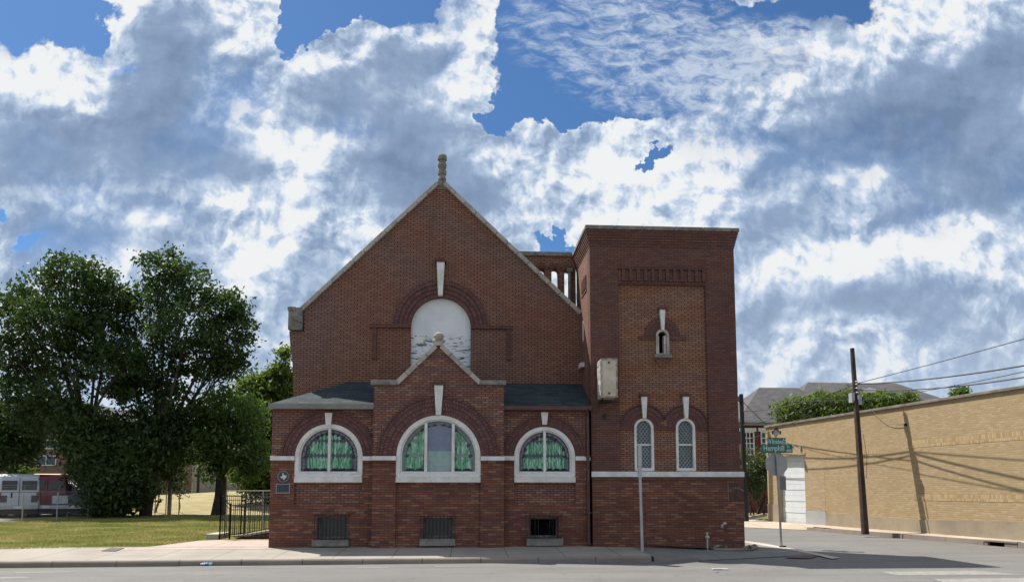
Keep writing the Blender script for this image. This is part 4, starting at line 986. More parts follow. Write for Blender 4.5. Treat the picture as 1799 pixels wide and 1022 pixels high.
tag(mb.build('vent_pipe', GALVM, smooth=True, origin=(vp.x, -.05, vp.z)), 'short grey elbow vent pipe poking out of the tower base', 'pipe')
gp_ = at(1243, 960, -.25); 
mb = MB(); mb.tube([(gp_.x, -.25, .02), (gp_.x, -.25, at(1243,934,-.25).z)], .022, 8); mb.tube([(gp_.x, -.25, at(1243,945,-.25).z), (gp_.x+.05, -.25, at(1243,942,-.25).z)], .03, 8); mb.lathe([(.035, .38), (.05, .40), (.05, .43), (.035, .45)], gp_.x, -.25, 8)
tag(mb.build('standpipe', GALVM, origin=(gp_.x, -.25, 0)), 'thin grey standpipe rising among rocks at the tower foot', 'pipe')
# planter edge and rocks
mb = MB(); pc = [G(1150,955.5,.17), G(1190,959,.13), G(1235,965,.08), G(1260,968,.07), G(1300,968.5,.06), G(1322,967,.05), G(1330,963.5,.05), G(1326,960,.05)]
mb.tube([(p.x, p.y, p.z+.045) for p in pc], .042, 6); o = mb.build('planter_edging', CURBC, smooth=True); tag(o, 'low concrete edging curving round the rocky bed at the tower corner', 'edging')
bed = [(p.x, p.y+.02, p.z+.065) for p in pc]+[(7.06, .2, .13), (7.06, -.03, .14), (4.2, -.03, .24)]
sheet('planter_soil', bed, DIRT)
def rock(r, seed):
    rr = random.Random(seed); vs = []; fs = []
    t = (1+5**.5)/2
    base = [(-1,t,0),(1,t,0),(-1,-t,0),(1,-t,0),(0,-1,t),(0,1,t),(0,-1,-t),(0,1,-t),(t,0,-1),(t,0,1),(-t,0,-1),(-t,0,1)]
    F = [(0,11,5),(0,5,1),(0,1,7),(0,7,10),(0,10,11),(1,5,9),(5,11,4),(11,10,2),(10,7,6),(7,1,8),(3,9,4),(3,4,2),(3,2,6),(3,6,8),(3,8,9),(4,9,5),(2,4,11),(6,2,10),(8,6,7),(9,8,1)]
    s_ = (rr.uniform(.8,1.3), rr.uniform(.6,1.), rr.uniform(.45,.7))
    return [tuple(c_*s_[i]*r/1.9*rr.uniform(.82,1.15) for i, c_ in enumerate(v)) for v in base], F
rk = []
rp = [(1228,961,.07),(1234,959,.06),(1239,962,.05),(1249,962,.07),(1256,963,.05),(1262,962,.10),(1268,963.5,.09),(1275,963,.05),(1312,962,.07),(1318,964,.06),(1323,963,.055),(1309,964.5,.05),(1316,961,.06),(1245,958,.04)]
for i, (x_, y_, s_) in enumerate(rp):
    vs, fs = rock(s_*.95, i); p = G(x_, y_-1.5, .15); mb = MB(); mb.add([(v[0]+p.x, v[1]+p.y, v[2]+.165) for v in vs], fs)
    o = mb.build('rock', ROCKM if i % 3 else DIRT, origin=(p.x, p.y, .15), bevel=.004)
    RL = ['leftmost small pale rock in the bed left of the standpipe','dark rock second from the left by the standpipe','pale rock just left of the standpipe foot','broad pale rock just right of the standpipe','small dark rock right of the standpipe',
          'largest pale slab of rock below the vent pipe','pale rock beside the largest slab in the bed','rightmost small pale rock in the front bed','dark rock at the tower corner nearest the wall','pale rock in the middle of the corner pile',
          'outermost pale rock of the corner pile','small dark rock at the front of the corner pile','back rock of the corner pile behind the tower edge','tiny pale rock against the brick behind the standpipe']
    tag(o, RL[i], 'rock', 'rocks in the bed round the tower')
# crumbs of mortar and weeds at the wall foot: skip; ----------------------------------------------------------
# ------------------------------------------------------------------ bare sign post in front of the tower
bp, btop = G(1128.5,968,.13), at(1122,780,-1.2)
po = thing('sign_post', 'tall bare galvanised post without a sign standing on the curb before the tower', 'post', (bp.x, bp.y, .12))
mb = MB(); z1_ = at(1123.5,818,-1.2).z; xb_ = at(1122.5,780,-1.2)
mb.tube([(bp.x, bp.y, .1), (bp.x-.03, bp.y, z1_)], .036, 8); mb.build('lower_tube', plain('pale_post_metal', (.50,.50,.49), .5, .3), po)
mb = MB(); mb.box(-.045, -.028, 0, .045, -.018, xb_.z-z1_+.28); mb.box(-.045, -.018, 0, -.035, .02, xb_.z-z1_+.28); mb.box(.035, -.018, 0, .045, .02, xb_.z-z1_+.28)
M = Matrix.Translation((bp.x-.035, bp.y-.03, z1_-.28)); mb.v = [tuple(M @ Vector(v)) for v in mb.v]; mb.build('upper_channel', GALVM, po)
mb = MB()
for i in range(14): mb.lathe([(.009, 0), (.009, .003)], 0, 0, 8)
# ------------------------------------------------------------------ street name and stop sign
sp = G(1373,960.5,.03); st = thing('street_sign', 'street name signs above the back of an octagonal sign on the corner post', 'street sign', (sp.x, sp.y, .03))
tp_ = at(1362, 756, sp.y)
mb = MB(); pts = [Vector((sp.x, sp.y, .02)).lerp(Vector((tp_.x, sp.y, tp_.z)), t) for t in (0, .5, 1)]
mb.tube(pts, .032, 8); mb.build('pole', GALV, st)
mb = MB(); mb.lathe([(.06,.02),(.06,.06),(.035,.07)], sp.x, sp.y, 8); mb.box(sp.x, sp.y-.03, .03, sp.x+.12, sp.y+.03, .07); mb.build('pole_base', BLACK, st)
oc = at(1366.5, 814.5, sp.y-.04); ro = 21.5/FPX*(sp.y+18.6)
n = 8; poly = [(oc.x+ro*math.cos(R(22.5+45*i))*.99, oc.z+ro*math.sin(R(22.5+45*i))*1.04) for i in range(8)]
mb = MB(); mb.prism(poly, sp.y+.04, sp.y+.05); mb.build('octagon_back', plain('bare_sign_back', (.40,.40,.385), .55, .2, var=.1), st)
pb0, pb1 = at(1370,860,sp.y+.06), at(1380,836,sp.y+.06)
mb = MB(); mb.box(pb0.x, sp.y+.04, pb0.z, pb1.x, sp.y+.05, pb1.z); mb.build('small_plate', plain('grey_plate', (.20,.20,.20), .6, .2), st)
GREEN = plain('sign_green', (.006,.17,.105), .4, var=.1); WT = plain('sign_white', (.72,.76,.74), .4, var=.05)
def blade(x0, x1, y0, y1, Y, texts, name, rotz):
    a, b = at(x0, y1, Y), at(x1, y0, Y); Wd, Hd = b.x-a.x, b.z-a.z
    cxm = (a.x+b.x)/2
    def tf(v): # rotate slightly about the centre
        x_, y_ = v[0]-cxm, v[1]-Y; return (cxm+x_*math.cos(rotz)-y_*math.sin(rotz), Y+x_*math.sin(rotz)+y_*math.cos(rotz), v[2])
    mb = MB(); mb.box(a.x, Y-.006, a.z, b.x, Y+.006, b.z); mb.v = [tf(v) for v in mb.v]; bl = mb.build(name, GREEN, st)
    mb = MB()
    for t, fx_, fz_, sz, sq in texts:
        vs, fs = text_mesh(t, sz*Hd, .001, sq); mb.add([tf((a.x+fx_*Wd+v.x, Y-.0075-v.z, a.z+fz_*Hd+v.y)) for v in vs], fs)
    mb.build('lettering', WT, bl)
blade(1348, 1380.5, 768.5, 782, sp.y-.05, [('W Broadway', .04, .22, .88, .43), ('Av', .83, .56, .5, .8), ('700', .81, .1, .5, .75)], 'upper_blade', R(4))
blade(1337.5, 1391.5, 780.5, 795, sp.y-.06, [('Hemphill', .07, .24, .98, .72), ('St', .82, .60, .45, .9), ('400', .80, .1, .5, .85)], 'lower_blade', R(-2))
c = at(1364, 760, sp.y); mb = MB()
k_ = (sp.y+18.6)/FPX
mb.box(c.x-8.5*k_, sp.y-.01, c.z-2.5*k_, c.x+8.5*k_, sp.y, c.z+3.5*k_); mb.prism(arch(c.x, c.z+6*k_, 4*k_, c.z+3.5*k_, 12)[::-1], sp.y-.01, sp.y); mb.box(c.x-1.5*k_, sp.y-.01, c.z-6*k_, c.x+1.5*k_, sp.y, c.z-2.5*k_)
tpp = mb.build('emblem_topper', plain('topper_black', (.02,.022,.025), .5), st)
mb = MB(); mb.box(c.x-5.5*k_, sp.y-.016, c.z-3.2*k_, c.x+5.5*k_, sp.y-.0105, c.z+1.8*k_); mb.ring(c.x, c.z+3.5*k_, 1.2*k_, 2.3*k_, sp.y-.016, sp.y-.0105, 0, 180, 10); mb.box(c.x-1.9*k_, sp.y-.016, c.z+1.9*k_, c.x-.9*k_, sp.y-.0105, c.z+3.4*k_); mb.box(c.x+.9*k_, sp.y-.016, c.z+1.9*k_, c.x+1.9*k_, sp.y-.0105, c.z+3.4*k_); mb.build('emblem', plain('topper_silver', (.42,.43,.42), .5), tpp)

# ------------------------------------------------------------------ buff brick garage building (local x along its wall)
GA = thing('garage_building', 'long low buff brick building with white roll-up door across the side street', 'building', tuple(WO))
def gl(px, py, out=0.):
    nrm = Vector((math.cos(R(8)), math.sin(R(8)), 0)); P = WO+WN*out; d = ray(px, py); q = CAM+d*((P-CAM).dot(nrm)/d.dot(nrm)); return (q-WO).dot(WD), q.z
ROTG = math.atan2(WD.y, WD.x)
GA.rotation_euler = (0, 0, ROTG)
def gb(mb, name, mat, parent=None, **k):
    o = mb.build(name, mat, None, **k); o.parent = parent or GA; return o
gtop = 4.40; L_ = 26.
door = [gl(1369,870)[0], gl(1415,870)[0], .1, gl(1391,800)[1]]
mb = MB(); mb.prism([(0,.05),(L_,.05),(L_,gtop),(0,gtop)], 0, .3, [[(door[0],.051),(door[0],door[3]),(door[1],door[3]),(door[1],.051)]]); gb(mb, 'front_wall', B_BUFF)
mb = MB(); mb.box(0,.301,.05,.3,14,gtop); mb.box(L_-.3,.301,.05,L_,14,gtop); mb.box(.301,13.7,.05,L_-.301,14,gtop); gb(mb, 'side_wall', B_BUFF)
mb = MB(); mb.box(.301,.301,gtop-.35,L_-.301,13.69,gtop-.25); gb(mb, 'flat_roof', plain('roof_felt', (.2,.2,.2), .9))
mb = MB(); mb.box(-.05,-.06,gtop+.001,L_+.05,.36,gtop+.09); mb.box(-.05,.361,gtop+.001,.36,14,gtop+.09); gb(mb, 'coping', plain('garage_coping', (.27,.24,.20), .85, var=.3, scale=3, c2=(.15,.13,.11)), bevel=.01)
b0 = gl(1451,900)[0]
mb = MB(); mb.prism([(b0,.05),(L_,.05),(L_,gl(1799,918)[1]+.08),(gl(1799,918)[0],gl(1799,918)[1]+.04),(gl(1609,912)[0],gl(1609,912)[1]),(b0,gl(1451,900)[1])], -.03, -.001); gb(mb, 'parged_base', PARGE)
mb = MB(); mb.box(door[1]+.002,-.025,.05,b0-.002,-.001,gl(1420,896)[1]); gb(mb, 'parged_patch', PARGEB)
mb = MB(); mb.box(0,-.03,.05,door[0]-.01,-.001,.95); gb(mb, 'jamb_base', PARGE)
mb = MB(); mb.box(door[1]+.1,-.004,gl(1420,896)[1]+.002,b0-.002,-.001,gl(1420,812)[1]); gb(mb, 'long_brick_panel', B_ROM)
s1 = gl(1590,780)[0]
zA, zB = gl(1700,765)[1], gl(1700,779)[1]; zC, zD_ = gl(1700,868)[1], gl(1700,880)[1]
mb = MB(); mb.box(s1,-.006,min(zA,zB),L_,-.001,max(zA,zB)); mb.box(s1+.3,-.006,min(zC,zD_),L_,-.001,max(zC,zD_)); mb.box(b0+.5,-.005,max(zA,zB)-.35,s1-1.3,-.001,max(zA,zB)-.2); 
for (b_, f_, nv_, nf_) in mb.g:
    m_ = MB(); m_.v = mb.v[b_:b_+nv_]; m_.f = [tuple(i-b_ for i in f) for f in mb.f[f_:f_+nf_]]; gb(m_, 'soldier_band', B_SOLD)
mb = MB(); nS = 12; hS = (door[3]-.12)/nS
for i in range(nS): mb.box(door[0]-.0+.002,.16+(.012 if i % 2 else 0),.12+i*hS+.008,door[1]-.002,.2,.12+(i+1)*hS-.004)
mb.box(door[0]+.002,.185,.12,door[1]-.002,.21,door[3]-.002); gb(mb, 'roll_up_door', plain('white_door_paint', (.70,.73,.76), .5, var=.08, scale=2, c2=(.62,.66,.70)))
mb = MB(); mb.box(door[0]-.02,-.03,door[3]+.001,door[1]+.1,-.001,door[3]+.10); gb(mb, 'door_lintel', plain('lintel_stone', (.42,.34,.24), .8))
mb = MB(); q = gl(1407, 787); mb.tube([(q[0],-.01,q[1]),(q[0]-.05,-.28,q[1]+.10)], .02, 6); mb.lathe([(.05,q[1]-.02),(.09,q[1]+.02),(.09,q[1]+.1),(.04,q[1]+.16)], q[0]-.12, -.34, 8); mb.box(q[0]-.05,-.05,q[1]-.08,q[0]+.05,-.001,q[1]+.08); gb(mb, 'wall_lamp', GALVM)
mb = MB(); q = gl(1592,746); mb.box(q[0]-.04,-.06,q[1]-.04,q[0]+.04,-.001,q[1]+.04); pts = [(gl(1532,720)[0]+(q[0]-gl(1532,720)[0])*t, -.1+.06*t, gl(1532,718)[1]+.02-(gl(1532,718)[1]-q[1])*t-.22*math.sin(math.pi*t)) for t in [i/8 for i in range(9)]]; mb.tube(pts, .008, 4); gb(mb, 'wall_cable', BLACK)
# storm drain mouth
q, b_, nrm, d_ = drain_at; mb = MB()
for a in (q+d_*.01,): 
    L = (b_-q).length-.02
    M = Matrix(((d_.x, nrm.x, 0, q.x), (d_.y, nrm.y, 0, q.y), (0, 0, 1, 0), (0, 0, 0, 1)))
    mb.box(0,.0,.11,L,.5,.16, M); mb.box(0,.02,-.01,.12,.2,.109, M); mb.box(L*.62,.02,-.01,L,.2,.109, M)
dr = thing('storm_drain', 'curb storm drain with dark mouth on the far side of the side street', 'storm drain', tuple(q))
mb.build('drain_hood', CURBC, dr, bevel=.008); mb = MB(); mb.box(.121,.1,-.005,L*.62-.001,.2,.108, M); mb.build('drain_mouth', VOID, dr)

# ------------------------------------------------------------------ utility poles and wires
pb = G(1520,934,.17); ptop = at(1497,612,pb.y+.8)
up_ = thing('utility_pole', 'dark wooden utility pole with floodlight before the buff brick wall', 'utility pole', (pb.x, pb.y, .15))
dirp = (Vector((ptop.x, pb.y+.8, ptop.z))-Vector((pb.x, pb.y, .1)))
mb = MB(); mb.tube([Vector((pb.x, pb.y, .1))+dirp*t for t in (0,.25,.5,.75,1)],   .125, 10, .075); mb.build('pole', WOOD, up_, smooth=False)
def onpole(py): t = (at(1500,py,pb.y).z-.1)/dirp.z; return Vector((pb.x, pb.y, .1))+dirp*t
h = onpole(683)
mb = MB(); mb.tube([h+Vector((.05,-.1,0)), h+Vector((.18,-.2,.02))], .03, 6); mb.build('light_arm', GALV, up_)
mb = MB(); mb.tube([h+Vector((.16,-.2,0)), h+Vector((.5,-.25,.0))], .06, 8, .075); mb.tube([h+Vector((.5,-.25,.0)), h+Vector((.6,-.27,.01))], .078, 8, .05); mb.build('floodlight', plain('lamp_metal', (.85,.86,.87), .35, 0.), up_)
h = onpole(694); mb = MB(); mb.box(h.x-.20, h.y-.12, h.z-.18, h.x-.09, h.y+.1, h.z+.15); mb.build('meter_box', plain('grey_box', (.40,.42,.43), .5), up_)
mb = MB(); h = onpole(700); mb.box(h.x+.02, h.y-.16, h.z-.15, h.x+.14, h.y-.08, h.z+.2); mb.build('switch_box', plain('grey_box', (.40,.42,.43), .5), up_)
mb = MB()
for py in (666,671,678,686): h = onpole(py); mb.lathe([(.03,h.z-.03),(.05,h.z),(.03,h.z+.03)], h.x, h.y-.13, 8); mb.tube([h, h+Vector((0,-.13,0))], .012, 5)
mb.split('insulator', GALVM, up_)
mb = MB(); mb.tube([onpole(700)+Vector((-.1,-.12,0)), onpole(780)+Vector((-.1,-.15,0)), onpole(900)+Vector((-.12,-.17,0))], .02, 6); mb.tube([onpole(760)+Vector((.12,-.1,0)), onpole(800)+Vector((.2,-.1,0)), onpole(840)+Vector((.1,-.14,0))], .008, 4); mb.build('conduit', plain('conduit_brown', (.09,.06,.045), .8), up_)
p2 = G(1311,915,.15); t2 = at(1302,692,p2.y)
mb = MB(); mb.tube([(p2.x, p2.y, .05), ((p2.x+t2.x)/2, p2.y, t2.z/2), (t2.x, p2.y, t2.z)], .13, 8, .10)
P2 = thing('utility_pole', 'black utility pole beside the shrubs right behind the tower', 'utility pole', (p2.x, p2.y, .1)); mb.build('pole', plain('tarred_wood', (.02,.02,.025), .8), P2)
mb = MB(); mb.box(t2.x-.15, p2.y-.15, t2.z-.35, t2.x-.02, p2.y+.1, t2.z-.1); mb.build('wire_bracket', BLACK, P2)
def wire(p, q, sag, r, label, group='overhead wires', n=18):
    p, q = Vector(p), Vector(q); mb = MB()
    mb.tube([p.lerp(q, i/n)-Vector((0,0,sag*4*(i/n)*(1-i/n))) for i in range(n+1)], r, 4)
    return tag(mb.build('overhead_wire', BLACK), label, 'wire', group)
def far_to(px0, py0, px1, py1, Y, ext):
    a = onpole(py0)+Vector((.1,-.04,0)); b = at(px1, py1, Y); return a, a+(b-a)*ext
a, b = far_to(1500,668,1799,592,-.6,1.6); wire(a, b, .05, .012, 'topmost wire running from the wooden pole towards the upper right')
a, b = far_to(1500,670,1799,628,-.6,1.6); wire(a, b, .22, .020, 'thick middle wire running right from the wooden pole')
a, b = far_to(1500,680,1799,640,-.6,1.6); wire(a, b, .35, .017, 'lower sagging wire starting at the floodlight')
a, b = far_to(1500,700,1799,643,-.6,1.6); wire(a, b, .15, .010, 'thinnest lowest wire running right from the meter box height')
wire(onpole(668)+Vector((.1,-.02,0)), at(1303,722,p2.y), .25, .016, 'upper wire between the wooden pole and the black pole')
wire(onpole(674)+Vector((.1,-.02,0)), at(1303,747,p2.y), .20, .014, 'second wire sloping from the wooden pole to the black pole')
wire(onpole(682)+Vector((.1,-.02,0)), at(1303,775,p2.y+2), .15, .012, 'lowest wire sloping left across the grey house roof')
wire(at(1303,703,p2.y), (WO.x+.2, WO.y+.1, 4.45), .03, .014, 'short service wire from the black pole to the garage corner')
wire(onpole(697)+Vector((.1,-.02,0)), at(1303,698,p2.y), .12, .006, 'thin pale wire just above the garage coping')

# ------------------------------------------------------------------ distant red brick house
HY = 34.; hz_ = lambda x_, y_, Y=HY: at(x_, y_, Y)
ho = thing('brick_house', 'dark red brick building with grey hipped roof beyond the side street', 'house', (hz_(1500,800).x, HY, 0))
xa, xb = hz_(1300,800).x, hz_(1690,800).x; ze = hz_(1320,747).z
mb = MB(); mb.box(xa+.4, HY, 0, xb-.4, HY+16, ze); mb.build('wall', B_RED, ho)
mb = MB(); mb.box(xa+.2, HY-.25, ze+.001, xb-.2, HY+16.2, ze+.22); mb.build('cornice', plain('grey_trim', (.33,.33,.33), .7), ho)
def hip(x0, x1, y0, y1, z0, z1, run, name='roof'):
    mb = MB(); ym = (y0+y1)/2; V_ = [(x0,y0,z0),(x1,y0,z0),(x1,y1,z0),(x0,y1,z0),(x0+run,ym,z1),(x1-run,ym,z1)]
    mb.add(V_, [(0,1,5,4),(1,2,5),(2,3,4,5),(3,0,4),(0,3,2,1)]); return mb.build(name, SHINGG, ho)
def ridge(px0, px1, py, depth): 
    a = at(px0, py, HY+depth/2); b = at(px1, py, HY+depth/2); return a, b
a, b = ridge(1334, 1412, 680.5, 9); mb = MB()
hip(xa-.3, b.x+3.2, HY-.4, HY+9.4, ze+.2, a.z, a.x-xa+.3)
a, b = ridge(1419, 1562, 671.5, 14); hip(a.x-5.0, b.x+5.6, HY-.2, HY+14.2, ze+.21, a.z, 5.0)
a, b = ridge(1590, 1655, 686, 9); hip(a.x-4., xb+.5, HY-.3, HY+9.3, ze+.205, a.z, 4.)
for x0, x1, y0, y1 in ((1306,1322,760,797),(1339,1356,760,797)):
    p, q = hz_(x0,y1), hz_(x1,y0); mb = MB(); mb.box(p.x, HY-.06, p.z, q.x, HY-.001, q.z); wd = mb.build('window', GLDK, ho)
    mb = MB(); wq = q.x-p.x; hq = q.z-p.z
    mb.prism([(p.x-.1,p.z-.1),(q.x+.1,p.z-.1),(q.x+.1,q.z+.1),(p.x-.1,q.z+.1)], -.09+HY, -.061+HY, [[(p.x,p.z),(p.x,q.z),(q.x,q.z),(q.x,p.z)]])
    for i in (1,2): mb.box(p.x+wq*i/3-.03, HY-.085, p.z, p.x+wq*i/3+.03, HY-.0605, q.z)
    for i in (1,2,3): mb.box(p.x+.0, HY-.095, p.z+hq*i/4-.03, q.x, HY-.0865, p.z+hq*i/4+.03)
    mb.box(p.x-.25, HY-.12, q.z+.101, q.x+.25, HY-.001, q.z+.35); mb.build('window_frame', WHITE, wd)

# ------------------------------------------------------------------ apartment building behind the trees, metal shed
AY = 62.; ax = lambda x_, y_: at(x_, y_, AY)
ap = thing('apartment_building', 'brown brick apartment block with pale top storey seen between the trees', 'building', (ax(150,850).x, AY, 0))
zbr, ztp = ax(150,757).z, ax(150,703).z; xl2, xr2 = ax(-260,800).x, ax(300,800).x
mb = MB(); mb.box(xl2, AY, 0, xr2, AY+14, zbr); mb.build('brick_wall', B_FAR, ap)
mb = MB(); mb.box(xl2+.3, AY+.3, zbr+.001, ax(140,700).x, AY+13.7, ztp); mb.box(ax(142,700).x, AY+1.0, zbr+.001, xr2-1, AY+13.7, ax(150,735).z); mb.build('upper_storey', plain('pale_render', (.50,.49,.47), .8), ap)
mb = MB(); mb.box(xl2-.2, AY-.2, zbr-.02, xr2+.2, AY-.001, zbr+.25); mb.build('parapet', plain('grey_trim', (.33,.33,.33), .7), ap)
zr = [(ax(100,787).z, ax(100,773).z), (ax(100,816).z, ax(100,801).z)]
for fl, (z0, z1) in enumerate(zr+[(ax(100,757).z+.3, ax(100,745).z+.3)]):
    x_ = ax(-230,800).x
    while x_ < xr2-3.5:
        Yf = AY if fl < 2 else (AY+.3)
        if fl == 2 and x_ > ax(135,700).x: break
        mb = MB(); mb.box(x_, Yf-.05, z0, x_+1.9, Yf-.001, z1); wd = mb.build('window', GLBLUE, ap)
        mb = MB(); mb.prism([(x_-.08,z0-.08),(x_+1.98,z0-.08),(x_+1.98,z1+.08),(x_-.08,z1+.08)], Yf-.09, Yf-.051, [[(x_,z0),(x_,z1),(x_+1.9,z1),(x_+1.9,z0)]]); mb.box(x_+.92, Yf-.085, z0, x_+.98, Yf-.052, z1); mb.build('window_frame', WHITE, wd)
        x_ += 4.2
sy_ = 44.; s0, s1_ = at(336,862,sy_), at(470,800,sy_)
sh = thing('metal_shed', 'pale ribbed metal shed on the dry slope behind the trees', 'shed', (s0.x, sy_, 1.4))
mb = MB(); mb.box(s0.x, sy_, 1.2, s1_.x, sy_+9, s1_.z)
x_ = s0.x+.1
while x_ < s1_.x: mb.box(x_, sy_-.03, 1.3, x_+.08, sy_-.001, s1_.z-.05); x_ += .35
mb.build('shed_wall', plain('beige_metal', (.33,.32,.28), .6), sh)
mb = MB(); mb.prism([(s0.x-.3, s1_.z+.001), (s1_.x+.3, s1_.z+.001), ((s0.x+s1_.x)/2, s1_.z+1.1)], sy_-.3, sy_+9.3); mb.build('shed_roof', plain('grey_metal_roof', (.36,.36,.35), .5), sh)
mb = MB(); mb.box(s0.x+.45, sy_-.08, 1.3, s0.x+.62, sy_-.031, s1_.z); mb.build('corner_post', BLACK, sh)

# ------------------------------------------------------------------ vehicles in the lot (built at origin, rear towards -y, then moved)
def vehicle(name, label, prof, W_, Lg, col_, wheels, glass_side, rear_win, high, loc, rotz, tail=True, dark=None, extra=None):
    """prof: side outline as (y, z); body extruded in x with a narrower top"""
    root = thing(name, label, name.split('_')[-1] if name != 'box_truck' else 'truck', (0,0,0))
    mb = MB(); zt = max(p[1] for p in prof); zb = min(p[1] for p in prof); vs = []; n = len(prof)
    xs_ = (-1, -.93, .93, 1)
    for si, s_ in enumerate((-W_/2, -W_/2*.93, W_/2*.93, W_/2)):
        for y_, z_ in prof:
            f_ = max(0, (z_-1.0)/(zt-1.0+1e-6)); ins = (1-.10*f_*f_); edge = si in (0, 3)
            cy_ = (min(p[0] for p in prof)+max(p[0] for p in prof))/2; cz_ = (zt+zb)/2
            yy, zz = (y_-(y_-cy_)*.025, z_-(z_-cz_)*.05) if edge else (y_, z_)
            vs.append((s_*ins, yy, zz))
    fs = []
    for a in range(3):
        for i in range(n): j = (i+1) % n; fs.append((a*n+i, a*n+j, (a+1)*n+j, (a+1)*n+i))
    fs += [tuple(range(n))[::-1], tuple(range(3*n, 4*n))]; mb.add(vs, fs)
    paint = plain('paint_'+name+str(round(col_[0]*100)), col_, .3, .0, var=.05, spec=.6)
    mb.build('body', paint, root, bevel=.03)
    for (y_, r_) in wheels:
        for sx in (-1, 1):
            mb = MB(); mb.tube([(sx*(W_/2-.22), y_, r_), (sx*(W_/2+.01), y_, r_)], r_, 16); wh = mb.build('wheel', BLACK, root)
            mb = MB(); mb.tube([(sx*(W_/2+.0), y_, r_), (sx*(W_/2+.02), y_, r_)], r_*.55, 12); mb.build('rim', GALVM, wh)
    for (y0, y1, z0, z1) in glass_side:
        for sx in (-1, 1):
            mb = MB(); mb.box(sx*(W_/2*.93), y0, z0, sx*(W_/2*.995), y1, z1); mb.build('side_window', GLDK, root)
    for (x0, x1, z0, z1, y_) in rear_win:
        mb = MB(); mb.box(x0, y_-.03, z0, x1, y_+.03, z1); mb.build('rear_window', GLDK, root, bevel=.01)
    ymin = min(p[0] for p in prof)
    if tail:
        for sx in (-1, 1):
            mb = MB(); mb.box(sx*(W_/2-.16), ymin-.02, high[0], sx*(W_/2-.03), ymin+.05, high[1]); mb.build('tail_light', plain('tail_red', (.30,.02,.02), .3), root)
    mb = MB(); mb.box(-W_/2+.12, ymin+.1, .16, W_/2-.12, ymin+Lg-.3, .54); mb.build('chassis', BLACK, root)  # black chassis box, added so the gap under the body reads as shade
    mb = MB(); mb.box(-W_/2+.05, ymin-.12, .42, W_/2-.05, ymin+.02, .62); mb.build('bumper', GALV if not dark else BLACK, root, bevel=.03)
    mb = MB(); mb.box(-.2, ymin-.135, .46, .2, ymin-.121, .58); mb.build('licence_plate', WHITE, root)
    for e_ in (extra or []): e_(root)
    root.location = loc; root.rotation_euler = (0, 0, rotz); return root
van_prof = [(0,.5),(-.02,1.1),(.03,1.6),(.18,2.08),(.5,2.2),(3.6,2.2),(4.1,1.9),(4.5,1.25),(5.3,1.12),(5.45,.8),(5.4,.45)]
def door_seam(c):
    def f_(root):
        mb = MB(); mb.box(-.012,-.035,.6,.012,-.0,2.0); mb.box(-.35,-.04,1.0,-.28,-.01,1.25); mb.build('door_seam', BLACK, root)
        mb = MB(); mb.box(.52,-.04,.78,.8,.0,1.12); mb.box(-.8,-.04,.78,-.5,.0,1.12); mb.split('rear_badge_panel', GLDK, root)
    return f_
def van(label, px, py, col_, rz, group='vans parked behind the chain-link fence', dz=0):
    p = G(px, py, .18)
    r_ = vehicle('parked_van', label, van_prof, 1.8, 5.4, col_, [(1.0,.36),(4.4,.36)], [(.4,1.4,1.35,1.9),(1.6,2.9,1.35,1.9),(3.2,4.0,1.35,1.85)], [(-.74,-.10,1.38,1.86,.03),(.10,.74,1.38,1.86,.03)], (.9,1.25), (p.x, p.y, .18), rz, extra=[door_seam(col_)]); r_['category'] = 'van'; r_['group'] = group; return r_
van('white van cut by the left edge of the photo behind the fence', -24, 909, (.50,.53,.58), R(32))
van('white high-roof van with curved rear windows beside the maroon van', 31, 909, (.50,.53,.58), R(28))
van('dark maroon van parked between the white van and the pickup', 80, 908, (.17,.010,.018), R(24))
pk_prof = [(0,.55),(0,1.15),(1.9,1.17),(2.05,1.75),(3.4,1.78),(4.1,1.2),(5.4,1.08),(5.5,.5)]
p = G(126, 908, .18); pk = vehicle('parked_pickup', 'dark blue and silver pickup with its tail to the fence', pk_prof, 1.95, 5.4, (.045,.06,.085), [(1.0,.38),(4.5,.38)], [(2.2,3.5,1.25,1.66)], [(-.6,.6,1.3,1.65,2.0)], (.85,1.12), (p.x, p.y, .18), R(20)); pk['category'] = 'pickup truck'
mb = MB(); mb.box(-.9,-.03,.7,-.2,-.005,1.1); o = mb.build('tailgate_panel', plain('silver_paint', (.45,.48,.52), .35, .3), None); o.parent = pk
p = G(222, 908, .18); pk = vehicle('parked_pickup', 'white pickup whose nose sticks out of the dark bush', pk_prof, 1.95, 5.4, (.62,.63,.63), [(1.0,.38),(4.5,.38)], [(2.2,3.5,1.25,1.66)], [(-.6,.6,1.3,1.65,2.0)], (.85,1.12), (G(268,900,.18).x-5.4, p.y+2.2, .18), R(-84)); pk['category'] = 'pickup truck'
# box truck trailer and school bus behind
p = at(-45, 905, 31); 
bt = thing('box_trailer', 'long off-white box trailer parked behind the vans', 'trailer', (p.x, 31, .18))
xA, xB = at(-60,850,31).x, at(139,850,31).x; zt_ = at(100,839,31).z
mb = MB(); mb.box(xA, 31, .95, xB, 33.4, zt_); mb.build('cargo_box', plain('offwhite_trailer', (.50,.54,.50), .5, var=.06, spec=.4), bt, bevel=.05)
mb = MB(); 
for i in range(14): mb.box(xA+.2+i*(xB-xA-.4)/14, 30.97, 1.0, xA+.24+i*(xB-xA-.4)/14, 30.999, zt_-.08)
mb.box(xA-.01, 30.96, .9, xB+.01, 30.998, 1.0); mb.build('side_rib', GALVM, bt)
for i in range(3):
    mb = MB(); mb.tube([(xA+1.5+i*1.1, 30.98, .66), (xA+1.5+i*1.1, 31.3, .66)], .48, 14); mb.build('wheel', BLACK, bt)
mb = MB(); mb.box(xB-2.2, 31.2, .18, xB-2.05, 31.35, .95); mb.box(xA+.4, 31.6, .6, xB-.4, 32.8, .95); mb.build('chassis', BLACK, bt)
YB_ = 37.; b0_, b1_ = at(52,850,YB_), at(101,850,YB_); zt_ = at(70,831,YB_).z
